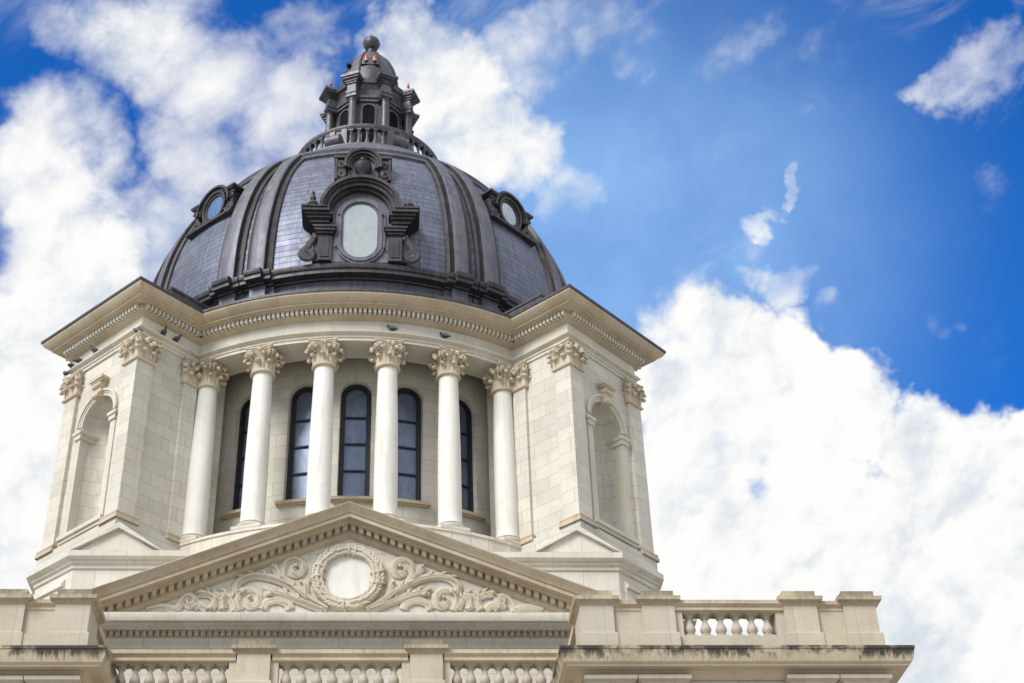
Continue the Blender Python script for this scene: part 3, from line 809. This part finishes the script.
# ------------------------------------------------------------------ lantern, cupola and ball
def build_lantern():
    m = MB(); m.lathe([(1.42, 40.5), (1.42, 44.8)], 8, a0=pi/8, a1=pi/8+2*pi)
    m.lathe([(1.50, 44.42), (1.5, 44.56), (1.56, 44.58), (1.56, 44.70), (1.5, 44.72), (1.5, 45.12)], 8, a0=pi/8, a1=pi/8+2*pi)
    L = m.build('lantern', M_LANT, BLD, ang=25)
    ap = 1.42*cos(pi/8)
    proto = None; pc = None
    for k in range(8):
        a = k*pi/4
        if k == 0:
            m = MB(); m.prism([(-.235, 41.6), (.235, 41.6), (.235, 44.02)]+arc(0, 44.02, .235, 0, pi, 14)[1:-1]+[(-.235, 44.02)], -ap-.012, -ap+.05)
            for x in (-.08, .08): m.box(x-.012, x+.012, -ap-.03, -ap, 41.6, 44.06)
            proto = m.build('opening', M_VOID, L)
            m = MB(); o = [(-.31, 41.6), (-.235, 41.6), (-.235, 44.02)]+arc(0, 44.02, .235, pi, 0, 14)[1:]+[(.235, 41.6), (.31, 41.6), (.31, 44.02)]+arc(0, 44.02, .31, 0, pi, 14)[1:]
            m.prism(o, -ap-.06, -ap); m2 = m.build('opening_surround', M_LANT, L)
        else: dup(proto, rz=a); dup(m2, rz=a)
        b = a+pi/8
        if k == 0:
            m = MB(); m.lathe([(.23, 40.7), (.23, 41.5), (.21, 41.52), (.175, 41.6), (.165, 42.6), (.15, 44.2), (.17, 44.22), (.17, 44.25), (.15, 44.27), (.15, 44.32), (.2, 44.38), (.0, 44.38)], 18, (0, -1.66, 0))
            m.box(-.22, .22, -1.87, -1.4, 44.37, 44.435)
            pc = m.build('column', M_LANT, L, rz=b)
            m = MB()
            for hw, yf, z0, z1 in ((.19, -1.83, 44.435, 44.58), (.21, -1.86, 44.58, 44.68), (.18, -1.81, 44.68, 45.08), (.22, -1.86, 45.08, 45.16), (.27, -1.90, 45.16, 45.24), (.35, -1.98, 45.27, 45.35), (.39, -2.03, 45.35, 45.47)):
                m.box(-hw, hw, yf, -1.3, z0, z1)
            m.box(-.32, .32, -1.94, -1.3, 45.238, 45.272)
            m.prism([(-.39, 45.468), (.39, 45.468), (0, 45.55)], -2.0, -1.0)
            m.tube([(.2, -1.75, 45.45), (.2, -1.75, 45.72)], .035, 8)
            pb = m.build('entablature_block', M_LANT, L, rz=b)
        else: dup(pc, rz=b); dup(pb, rz=b)
    m = MB(); m.lathe([(1.5, 45.08), (1.56, 45.16), (1.6, 45.24), (1.70, 45.27), (1.72, 45.35), (1.76, 45.47), (1.2, 45.55)], 8, a0=pi/8, a1=pi/8+2*pi)
    m.build('cornice', M_LANT, L, ang=25)
    # cupola: eight slightly hollow panels between ribs
    m = MB(); prof = []
    for i in range(19):
        t = i/18; z = 45.45+2.72*t; r = 1.22*max(.0, 1-(t*.955)**2.2)**.5
        prof.append((max(r, .36), z))
    rings = []
    for r, z in prof: rings.append([(r*(1-.02*abs(sin(4*t)))*sin(t), -r*(1-.02*abs(sin(4*t)))*cos(t), z) for t in [2*pi*i/64 for i in range(64)]])
    m.loft(rings, True); c = m.build('cupola', M_LANT, L)
    m = MB()
    for k in range(8):
        a = pi/8+k*pi/4
        m.tube([((r+.0)*sin(a), -(r+.0)*cos(a), z) for r, z in prof], .045, 6)
    m.build('cupola_ribs', M_DARK, L)
    m = MB(); m.lathe([(.38, 48.08), (.42, 48.12), (.42, 48.18), (.32, 48.22), (.2, 48.32), (.16, 48.5), (.16, 48.66), (.24, 48.70), (.2, 48.76)], 20); m.build('neck', M_DARK, L)
    m = MB(); m.sph((0, 0, 49.03), .35, 28, 18); m.lathe([(.02, 49.34), (.012, 49.66), (.001, 49.7)], 8)
    for k in range(4): m.tube([(.352*cos(t)*cos(k*pi/4), .352*cos(t)*sin(k*pi/4), 49.03+.352*sin(t)) for t in [2*pi*i/40 for i in range(40)]], .008, 4, closed=True)
    m.build('ball_finial', M_BALL, L)
    m = MB(); m.tube([(-.36, -1.08, 46.72), (.36, -1.08, 46.72)], .045, 8); m.tube([(0, -1.08, 46.72), (0, -1.1, 46.45)], .03, 6)
    for x in (-.18, .18): m.tube([(x, -1.08, 46.72), (x, -1.02, 46.93)], .03, 6)
    for x in (-.3, .3): m.tube([(x, -1.08, 46.72), (x, -.7, 46.7)], .025, 6)
    m.build('bracket', M_VOID, L)
    m = MB(); m.sph((-.86, -.72, 47.0), .11, 12, 8); m.tube([(-.86, -.72, 46.9), (-.8, -.6, 46.7)], .03, 6); m.build('vent_ball', M_VOID, L)
    # balustrade ring
    B = empty('lantern_balustrade', parent=BLD)
    m = MB(); m.lathe([(2.62, 41.66), (2.80, 41.66), (2.83, 41.70), (2.87, 41.78), (2.87, 41.84), (2.82, 41.88), (2.62, 41.88), (2.58, 41.8)], 96); m.lathe([(2.62, 41.66), (2.58, 41.8)], 96)
    m.build('rail', M_LANT, B, ang=30)
    m = MB(); m.lathe([(2.9, 40.4), (2.9, 40.62), (2.84, 40.66), (2.84, 40.74), (2.5, 40.76)], 96); m.build('base_course', M_LANT, B, ang=30)
    bp = None
    for k in range(8):
        for j in range(-2, 3):
            a = k*pi/4+j*radians(6.4)
            if cos(a) < -.3: continue
            if bp is None:
                m = MB(); m.box(-.09, .09, -.09, .09, 40.74, 40.80); m.box(-.09, .09, -.09, .09, 41.60, 41.67)
                m.lathe([(.075, 40.80), (.09, 40.84), (.11, 40.95), (.10, 41.06), (.06, 41.2), (.045, 41.36), (.055, 41.44), (.08, 41.5), (.06, 41.56), (.085, 41.6)], 12)
                bp = m.build('baluster', M_LANT, B, loc=(2.72*sin(a), -2.72*cos(a), 0), rz=a)
            else: dup(bp, loc=(2.72*sin(a), -2.72*cos(a), 0), rz=a)
        for sg in (-1, 1):
            a = k*pi/4+sg*radians(17.6); m = MB(); m.box(-.11, .11, -2.86, -2.58, 40.66, 41.67)
            m.build('post', M_LANT, B, rz=a)
        a = (k+.5)*pi/4
        m = MB(); m.box(-.34, .34, -2.78, -2.55, 40.66, 41.67)
        P = spiral((0, 0), .30, .05, pi*.5, -1.6, 26)
        m.tube([(-.29, -3.15, 40.80), (.29, -3.15, 40.80)], .27, 18); m.tube([(-.31, -3.15, 40.80), (.31, -3.15, 40.80)], .15, 14)
        m.box(-.27, .27, -3.15, -2.6, 40.3, 41.0)
        m.build('scroll_buttress', M_LANT, B, rz=a)
    return L

# ------------------------------------------------------------------ pediment
YT, SLOPE, ZAP, XP = -9.60, .40, 21.50, 7.9
def build_pediment():
    m = MB(); zb = 18.30
    m.add([(-XP-.3, YT, zb), (XP+.3, YT, zb), (0, YT, ZAP-.55)], [(0, 1, 2)])
    m.add([(-XP-.3, YT, 14.7), (XP+.3, YT, 14.7), (XP+.3, YT, 18.0), (-XP-.3, YT, 18.0)], [(0, 1, 2, 3)])
    for sg in (-1, 1):   # roof slopes running back into the podium, and side walls
        m.add([(0, YT-.6, ZAP-.02), (sg*XP, YT-.6, ZAP-SLOPE*XP-.02), (sg*XP, -7.5, ZAP-SLOPE*XP-.02), (0, -7.5, ZAP-.02)], [(0, 1, 2, 3)])
        m.add([(sg*(XP+.3), YT, 14.7), (sg*(XP+.3), -7.5, 14.7), (sg*(XP+.3), -7.5, 18.2), (sg*(XP+.3), YT, 18.2)], [(0, 1, 2, 3)])
    p = m.build('pediment', M_MARB, BLD, ang=20)
    # raking cornice
    prof = [(0, -.71), (.03, -.69), (.08, -.65), (.11, -.62), (.12, -.60), (.13, -.58), (.13, -.40), (.30, -.40), (.36, -.36), (.37, -.34), (.56, -.34), (.56, -.24), (.60, -.22), (.63, -.16), (.72, -.06), (.75, -.02), (.75, .0), (.2, .02)]
    m = MB(); xs = [-XP-.4, 0, XP+.4]
    m.loft([[(x, YT-e, ZAP-SLOPE*abs(x)+dz) for e, dz in prof] for x in xs], False)
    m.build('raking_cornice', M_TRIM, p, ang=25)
    m = MB(); pitch, w = .205, .118
    n = int(XP/pitch)
    for sg in (-1, 1):
        for i in range(n):
            x = sg*(i+.5)*pitch if True else 0
            zc = ZAP-SLOPE*abs(x); dz = SLOPE*w/2*sg
            y0, y1 = YT-.29, YT-.12
            v = []
            for y in (y0, y1):
                for xx, zz in ((-w/2, -.545), (w/2, -.545), (w/2, -.402), (-w/2, -.402)):
                    v.append((x+xx, y, zc+zz-SLOPE*sg*xx))
            m.add(v, [(0, 1, 2, 3), (7, 6, 5, 4), (4, 5, 1, 0), (5, 6, 2, 1), (6, 7, 3, 2), (7, 4, 0, 3)])
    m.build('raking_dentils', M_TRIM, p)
    prof = [(0, 17.68), (0, 17.70), (.03, 17.72), (.03, 17.80), (.08, 17.86), (.12, 17.90), (.13, 17.91), (.13, 18.10), (.30, 18.10), (.34, 18.12), (.35, 18.14), (.62, 18.14), (.62, 18.16), (.70, 18.16), (.72, 18.20), (.75, 18.30), (.75, 18.36), (.0, 18.39)]
    m = MB(); m.loft([[(x, YT-e, z) for e, z in prof] for x in (-XP-.9, XP+.9)], False)
    m.build('horizontal_cornice', M_MARB, p, ang=25)
    m = MB(); n = int((XP+.5)*2/.16)
    for i in range(n):
        x = -(XP+.5)+(i+.5)*.16; m.box(x-.05, x+.05, YT-.25, YT-.12, 17.965, 18.098)
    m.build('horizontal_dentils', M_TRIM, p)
    # wreath and its blank disc
    m = MB(); c = (0, 19.66); Rw = .78
    pth = [(c[0]+Rw*cos(2*pi*i/64), YT-.02, c[1]+Rw*.985*sin(2*pi*i/64)) for i in range(64)]
    m.tube(pth, .17, 10, closed=True, up=(0, 1, 0))
    rnd = random.Random(3)
    for i in range(50):                                        # overlapping laurel leaves, climbing to the top from the bottom
        for lane in (-1, 0, 1):
            a = -pi/2+pi*(i/50.)*1.0
            for sg in (-1, 1):
                t = a if sg > 0 else pi-a
                rr = Rw+lane*.085+rnd.uniform(-.02, .02)
                q = t+sg*(.03 if lane else .055)
                if i % 2 == (lane % 2): continue
                px, pz = c[0]+rr*cos(q), c[1]+rr*.985*sin(q)
                tx, tz = -sin(q)*sg+lane*.45*cos(q), cos(q)*sg+lane*.45*sin(q)
                yy = YT-.15+.03*abs(lane)
                m.tube([(px-tx*.08, yy+.04, pz-tz*.08), (px, yy-.03, pz), (px+tx*.07, yy-.045, pz+tz*.07), (px+tx*.14, yy-.03, pz+tz*.14)], [.015, .048, .036, .005], 6)
    for a in (pi/2-.12, pi/2+.12, .25, pi-.25, -.15, pi+.15, -pi/2):              # ribbon bindings
        n_ = (cos(a), sin(a))
        P = [(c[0]+(Rw+.19*cos(t))*n_[0]+.10*sin(a)*sin(t), YT-.02-.185*sin(t), c[1]+(Rw+.19*cos(t))*n_[1]-.10*cos(a)*sin(t)) for t in [pi*k/10 for k in range(11)]]
        m.tube(P, .035, 6)
    m.build('wreath', M_CARV, p)
    m = MB(); m.prism([(c[0]+.66*cos(2*pi*i/48), c[1]+.65*sin(2*pi*i/48)) for i in range(48)], YT-.05, YT); m.build('disc', M_COL, p)
    # scrolling foliage, one relief on either side
    S = dict(
     s1=([(0.49,18.77),(0.88,18.99),(1.24,19.27),(1.75,19.57),(2.26,19.70),(2.62,19.63),(2.82,19.43),(2.78,19.25),(2.65,19.25)], .10),
     s2=([(1.03,19.03),(1.46,19.43),(1.64,19.71),(1.62,19.99),(1.47,20.15),(1.27,20.13),(1.16,19.95),(1.24,19.77),(1.40,19.77),(1.45,19.91),(1.34,19.97)], .065),
     s3=([(0.60,18.76),(1.24,19.03),(1.68,19.20),(2.00,19.25),(1.96,19.18)], .085),
     s4=([(1.43,18.77),(1.50,18.93),(1.75,19.03),(2.04,18.95),(2.12,18.77)], .05),
     s5=([(2.69,18.74),(2.77,18.98),(2.68,19.22),(2.46,19.30),(2.27,19.15),(2.28,18.93),(2.44,18.87),(2.56,19.00),(2.46,19.09)], .06),
     s6=([(2.79,18.76),(2.90,19.00),(3.05,19.17),(3.27,19.09),(3.49,19.19),(3.74,19.22)], .05),
     s6b=([(3.09,19.15),(3.14,19.00),(3.10,18.78)], .07), s6c=([(3.34,19.12),(3.31,18.96),(3.41,18.78)], .06),
     s7=([(4.28,18.75),(4.15,18.98),(4.00,19.13),(3.85,19.05),(3.87,18.90),(3.98,18.90),(4.01,19.00)], .05),
     s8=([(4.24,18.76),(4.57,18.83),(4.97,18.75)], .05), s8b=([(4.9,18.46),(5.2,18.52),(5.6,18.44)], .04),
     s9=([(1.67,19.63),(1.85,19.91),(1.93,19.97)], .05), s10=([(1.06,19.11),(1.11,19.43),(1.18,19.51)], .06),
     s13=([(3.5,18.76),(3.7,18.9),(3.85,18.80)], .05))
    def smooth(P, n=6):
        V = [Vector((a, b, 0)) for a, b in P]; V = [2*V[0]-V[1]]+V+[2*V[-1]-V[-2]]; out = []
        for i in range(1, len(V)-2):
            for k in range(n):
                t = k/n; p0, p1, p2, p3 = V[i-1:i+3]
                q = .5*((2*p1)+(p2-p0)*t+(2*p0-5*p1+4*p2-p3)*t*t+(3*p1-p0-3*p2+p3)*t*t*t); out.append((q.x, q.y))
        out.append(P[-1]); return out
    for sg in (-1, 1):
        m = MB()
        for P, r in S.values():
            q = smooth(P); n = len(q)
            q = [(x, max(z-.27*0, 18.42)) for x, z in q]
            m.tube([(sg*x, YT-.04, z) for x, z in q], [(.12, .62*r*(1.05-.5*i/n)) for i in range(n)], 8, up=(0, 1, 0))
            m.tube([(sg*x, YT-.15, z) for x, z in q], [(.02, .22*r) for i in range(n)], 5, up=(0, 1, 0))
            x, z = q[-1]; m.sph((sg*x, YT-.10, z), (r*.9, .08, r*.9), 8, 6)
        # leaf tufts sprouting from the main stems
        for P, k0, k1, sd in ((S['s1'][0], 14, 34, 1), (S['s3'][0], 6, 20, 1), (S['s6'][0], 8, 26, 1)):
            q = smooth(P)
            for i in range(k0, min(k1, len(q)-2), 4):
                tx, tz = q[i+1][0]-q[i][0], q[i+1][1]-q[i][1]; l = sqrt(tx*tx+tz*tz) or 1; tx, tz = tx/l, tz/l
                nx, nz = -tz*sd, tx*sd; x, z = q[i]
                pts = [(x+nx*.05, z+nz*.05), (x+nx*.12+tx*.06, z+nz*.12+tz*.06), (x+nx*.16+tx*.15, z+nz*.16+tz*.15)]
                m.tube([(sg*a, YT-.07, b) for a, b in pts], [.045, .05, .012], 6, up=(0, 1, 0))
        m.build('foliage_relief', M_CARV, p)
    return p

# ------------------------------------------------------------------ lower building with its balustrades
def baluster_mesh(h):
    m = MB(); m.box(-.12, .12, -.12, .12, 0, .10*h); m.box(-.125, .125, -.125, .125, .92*h, h)
    m.lathe([(.085, .10*h), (.11, .13*h), (.11, .16*h), (.07, .19*h), (.095, .25*h), (.122, .34*h), (.115, .43*h), (.085, .54*h), (.058, .66*h), (.054, .74*h), (.06, .78*h), (.09, .80*h), (.09, .825*h), (.062, .845*h), (.095, .90*h), (.105, .92*h)], 16)
    return m
def pedestal(m, x0, x1, yf, yb, z0, zc):
    """pedestal block with base course and moulded cap (cap in a separate mesh)"""
    m.box(x0, x1, yf, yb, z0, zc)
    m.loft([[(x0-e, yf-e, z), (x1+e, yf-e, z), (x1+e, yb+e, z), (x0-e, yb+e, z)] for e, z in ((.05, z0), (.05, 15.22), (.0, 15.26))])
def capblock(m, x0, x1, yf, yb, z):
    m.loft([[(x0-e, yf-e, zz), (x1+e, yf-e, zz), (x1+e, yb+e, zz), (x0-e, yb+e, zz)] for e, zz in
            ((.0, z-.17), (.04, z-.15), (.07, z-.10), (.12, z-.08), (.13, z-.0), (.04, z+.02), (.0, z+.02), (.0, z+.17), (-.05, z+.19))], True, False, True)

ZC, ZR = 16.04, 16.0
def build_wing(sg):
    X = lambda a, b: tuple(sorted((sg*a, sg*b)))
    yf, yb = -16.0, -15.0
    m = MB(); m.box(*X(5.12, 11.42), -15.92, 10, 0, 14.36)
    # upper wall panels and pilasters under the cornice
    for a, b in ((5.2, 6.02), (6.32, 7.14), (9.42, 10.24), (10.54, 11.36)):
        m.box(*X(a, b), -16.02, -15.9, 0, 14.02); 
    w = m.build('wing', M_LOW, BLD)
    for a, b in ((5.2, 6.02), (6.32, 7.14), (9.42, 10.24), (10.54, 11.36)):
        m = MB(); x0, x1 = X(a, b)
        m.loft([[(x0-e, -16.02-e, z), (x1+e, -16.02-e, z), (x1+e, -15.9, z), (x0-e, -15.9, z)] for e, z in ((.0, 13.95), (.05, 14.0), (.05, 14.08), (.10, 14.14), (.14, 14.16), (.14, 14.24))], True)
        m.build('pilaster_cap', M_LOW, w)
    # main cornice: heavy weathered slab
    m = MB(); x0, x1 = X(5.05, 11.49)
    pr = [(.0, 14.20), (.05, 14.24), (.12, 14.34), (.14, 14.36), (.36, 14.37), (.36, 14.40), (.42, 14.44), (.47, 14.56), (.48, 14.68), (.50, 14.70), (.50, 14.76), (.1, 14.78), (-1.0, 14.79)]
    m.loft([[(x0-e, -15.95-e, z), (x1+e, -15.95-e, z), (x1+e, 9.6+e, z), (x0-e, 9.6+e, z)] for e, z in pr])
    m.build('cornice', M_STRK, w, ang=25)
    # parapet
    P = m = MB()
    peds = ((5.08, 5.79), (6.40, 7.10), (9.46, 10.18), (10.76, 11.47))
    for a, b in peds: pedestal(m, *X(a, b), yf, yb, 14.77, 15.9)
    for a, b in ((5.79, 6.40), (10.18, 10.76)): m.box(*X(a, b), yf+.09, yb-.1, 14.77, 15.86)
    for a, b in ((7.10, 7.27), (9.28, 9.46)): m.box(*X(a, b), yf+.09, yb-.4, 14.77, 15.86)
    m.box(*X(7.1, 9.46), yf+.05, yf+.5, 14.77, 15.20); m.box(*X(5.7, 6.5), yf-.02, yb-.05, 14.77, 15.2); m.box(*X(10.1, 10.8), yf-.02, yb-.05, 14.77, 15.2)
    # side returns
    m.box(*X(5.16, 5.6), -15.0, -13.3, 14.77, 15.86); m.box(*X(10.95, 11.38), -15.0, 9, 14.77, 15.86)
    p = m.build('parapet', M_LOW, BLD)
    for a, b in peds:
        m = MB(); capblock(m, *X(a, b), yf, yb, ZC); m.build('pedestal_cap', M_CAPS, p)
    m = MB()
    def rail(x0, x1, y0, y1):
        m.loft([[(x0-0, y0-e, z), (x1+0, y0-e, z), (x1+0, y1+e, z), (x0-0, y1+e, z)] for e, z in ((.0, 15.76), (.03, 15.78), (.03, 15.84), (.07, 15.87), (.10, 15.9), (.10, 15.98), (.03, 16.0))], True, True, True)
    rail(*X(7.1, 9.46), yf+.06, yf+.44); rail(*X(5.79, 6.40), yf+.1, yb-.1); rail(*X(10.18, 10.76), yf+.1, yb-.1)
    m.box(*X(5.06, 5.66), -15.0, -13.3, 15.82, 15.99); m.box(*X(10.88, 11.45), -15.0, 9, 15.82, 15.99)
    m.build('rail', M_CAPS, p)
    bm_ = None
    for i in range(6):
        x = sg*(7.27+(i+.5)*(9.28-7.27)/6)
        if bm_ is None: bm_ = baluster_mesh(.57).build('baluster', M_LOW, p, loc=(x, yf+.25, 15.2))
        else: dup(bm_, loc=(x, yf+.25, 15.2))
    return w
def build_centre():
    m = MB(); m.box(-5.1, 5.1, -13.5, -9.0, 0, 14.6); m.box(-11.3, 11.3, -9.3, 24, 0, 14.7)
    c = m.build('centre_block', M_LOW, BLD)
    m = MB(); m.box(-11.2, 11.2, -13.2, 24, 14.70, 14.78); m.build('flat_roof', M_ROOF, c)
    m = MB(); yf, yb = -13.5, -12.95
    m.box(-5.1, 5.1, yf+.05, yb, 14.6, 15.12)
    for sg in (-1, 1):
        pedestal(m, *sorted((sg*1.54, sg*2.27)), yf, yb, 14.6, 15.9)
        m.box(*sorted((sg*1.36, sg*1.54)), yf+.1, yb-.1, 15.1, 15.8); m.box(*sorted((sg*2.27, sg*2.44)), yf+.1, yb-.1, 15.1, 15.8)
        m.box(*sorted((sg*4.95, sg*5.1)), yf+.1, yb-.1, 15.1, 15.8)
    p = m.build('balustrade', M_LOW, BLD)
    for sg in (-1, 1):
        m = MB(); capblock(m, *sorted((sg*1.54, sg*2.27)), yf, yb, ZC); m.build('pedestal_cap', M_CAPS, p)
    for x0, x1 in ((-5.1, -2.3), (-1.5, 1.5), (2.3, 5.1)):
        m = MB(); m.loft([[(x0, yf+.08-e, z), (x1, yf+.08-e, z), (x1, yb-.08+e, z), (x0, yb-.08+e, z)] for e, z in ((.0, 15.72), (.03, 15.74), (.03, 15.82), (.07, 15.85), (.10, 15.88), (.10, 15.97), (.03, 15.99))], True, True, True)
        m.build('rail', M_CAPS, p)
    b = None
    for x0, x1, n in ((-4.95, -2.44, 8), (-1.36, 1.36, 8), (2.44, 4.95, 8)):
        for i in range(n):
            x = x0+(i+.5)*(x1-x0)/n
            if b is None: b = baluster_mesh(.62).build('baluster', M_LOW, p, loc=(x, yf+.28, 15.11))
            else: dup(b, loc=(x, yf+.28, 15.11))
    return c

build_centre(); build_wing(-1); build_wing(1)
build_podium(); build_pediment(); build_drum()
pier = build_pier(); pier.rotation_euler = (0, 0, pi/4); dup(pier, rz=-pi/4)
colm = build_column(); RCOL = 8.21
for k, i in enumerate((-5, -3, -1, 1, 3, 5)):
    a = i*TH; loc = (RCOL*sin(a), -RCOL*cos(a), 21.9)
    if k == 0: colm.location = loc; colm.rotation_euler = (0, 0, a)
    else: dup(colm, loc=loc, rz=a)
build_entablature()
build_dome()
bd = big_dormer(None); bd.location = (0, -.40, -.50); bd.scale = (.97, 1, 1)
ud = urn_dormer(); ud.location = (0, .02, .12); ud.scale = (.9, 1, 1)
rd = round_dormer(); rd.rotation_euler = (0, 0, radians(43.2)); dup(rd, rz=-radians(43.2))
build_lantern()

# ------------------------------------------------------------------ pigeons and warning lamps
def make_pigeon():
    root = empty('pigeon')
    m = MB()
    P = [(-.19, 0, .075), (-.13, 0, .09), (-.07, 0, .115), (-.01, 0, .135), (.05, 0, .155), (.085, 0, .19), (.10, 0, .225), (.12, 0, .255), (.145, 0, .26), (.16, 0, .252), (.175, 0, .246), (.19, 0, .24)]
    rd_ = [(.028, .006), (.034, .015), (.055, .04), (.07, .06), (.062, .062), (.042, .046), (.03, .034), (.031, .033), (.026, .028), (.014, .016), (.007, .007), (.002, .002)]
    m.tube(P, rd_, 12); b = m.build('body', M_BIRD, root, ang=80)
    for sg in (-1, 1):
        m = MB(); m.tube([(.06, sg*.055, .16), (.0, sg*.07, .15), (-.08, sg*.055, .125), (-.16, sg*.02, .095)], [(.02, .03), (.018, .05), (.014, .035), (.004, .008)], 8)
        m.build('wing', M_BIRDW, root, ang=80)
        m = MB(); m.tube([(.02, sg*.025, .09), (.015, sg*.028, .012)], .008, 6)
        for dx, dy in ((.035, 0), (.028, .02), (.028, -.02), (-.02, 0)): m.tube([(.015, sg*.028, .01), (.015+dx, sg*.028+dy, .004)], .005, 5)
        m.build('leg', M_LEG, root)
        m = MB(); m.sph((.135, sg*.024, .268), .006, 6, 5); m.build('eye', M_FRAME, root)
    return root
pg = make_pigeon()
ZL = 28.218
s2 = sqrt(.5)
def pier_pt(side, lat, dg): return (side*dg*s2+lat*s2*1, -dg*s2+side*lat*s2)
def on_outer(sgn, lat, e=.09):      # on the moulding over the niche face of the left (-1) pier; lat grows away from the front
    d = DG+e; return (sgn*(d+lat)*s2, (-d+lat)*s2)
def on_inner(sgn, dg, e=.09):
    h = -(H0+e); return (sgn*(dg+h)*s2, (-dg+h)*s2)
def on_curve(a, e=.09): return ((RC+e)*sin(a), -(RC+e)*cos(a))
BIRDS = [
 ((-6.33, -8.60, 27.93), 2.6, 'pigeon above the left pier\'s front capital, at the corner'),
 (on_inner(-1, 9.75), -1.0, 'pigeon on the left pier\'s inner ledge, nearest its corner'),
 (on_inner(-1, 9.28), -.3, 'pigeon facing right on the left pier\'s inner ledge, nearer the colonnade'),
 (on_outer(-1, .45), 3.6, 'pigeon alone midway along the ledge over the left niche'),
 (on_outer(-1, 1.25), .6, 'pigeon on the left niche ledge, just before the outer capital'),
 (on_outer(-1, 1.62), 1.3, 'upright pigeon at the far outer end of the left pier ledge'),
 (on_curve(.1215), 2.9, 'pigeon on the curved ledge above the fourth column from left'),
 (on_curve(.308), 2.8, 'pigeon on the curved ledge above the fifth column from left'),
]
first = True
for p, rz, lab in BIRDS:
    o = pg if first else dup(pg)
    first = False
    o.location = (p[0], p[1], p[2] if len(p) > 2 else ZL); o.rotation_euler = (0, 0, rz)
    tag(o, lab, 'pigeon', 'pigeons resting on the stone ledges')
o = dup(pg); x, y = on_outer(-1, 1.72, .16); o.location = (x, y, 27.945); o.rotation_euler = (0, 0, 2.2)
tag(o, 'pigeon lowest of all, perched on the left pier\'s outer capital', 'pigeon', 'pigeons resting on the stone ledges')

def make_lamp(top=M_RED):
    r = empty('warning_lamp')
    if top is not None:
        m = MB(); m.tube([(0, 0, -.4), (0, 0, 0)], .035, 8); m.build('post', M_DARK, r)
    m = MB(); m.lathe([(.001, -.02), (.085, -.02), (.085, .04), (.07, .05), (.001, .05)], 12); m.build('base', M_DARK, r)
    m = MB(); m.lathe([(.07, .05), (.08, .1), (.08, .16), (.001, .16)], 12); m.build('lower_glass', M_AMB if top is None else M_RED, r)
    m = MB(); m.lathe([(.08, .16), (.08, .27), (.06, .33), (.001, .35)], 12); m.build('upper_glass', M_RED, r)
    return r
def lamp(base, loc, sc, lab):
    o = base; o.location = loc; o.scale = (sc,)*3
    tag(o, lab, 'lamp', 'red warning lamps on the lantern')
lamp(make_lamp(None), (-.165, -1.02, 46.95), 1.0, 'red and amber lamp on the cupola bracket, left one')
lamp(make_lamp(None), (.165, -1.02, 46.95), 1.0, 'red and amber lamp on the cupola bracket, right one')
lamp(make_lamp(), (-1.54, -.86, 45.76), .55, 'small red lamp on the lantern cornice, at the left corner')
lamp(make_lamp(), (1.54, -.86, 45.76), .55, 'small red lamp on the lantern cornice, at the right corner')
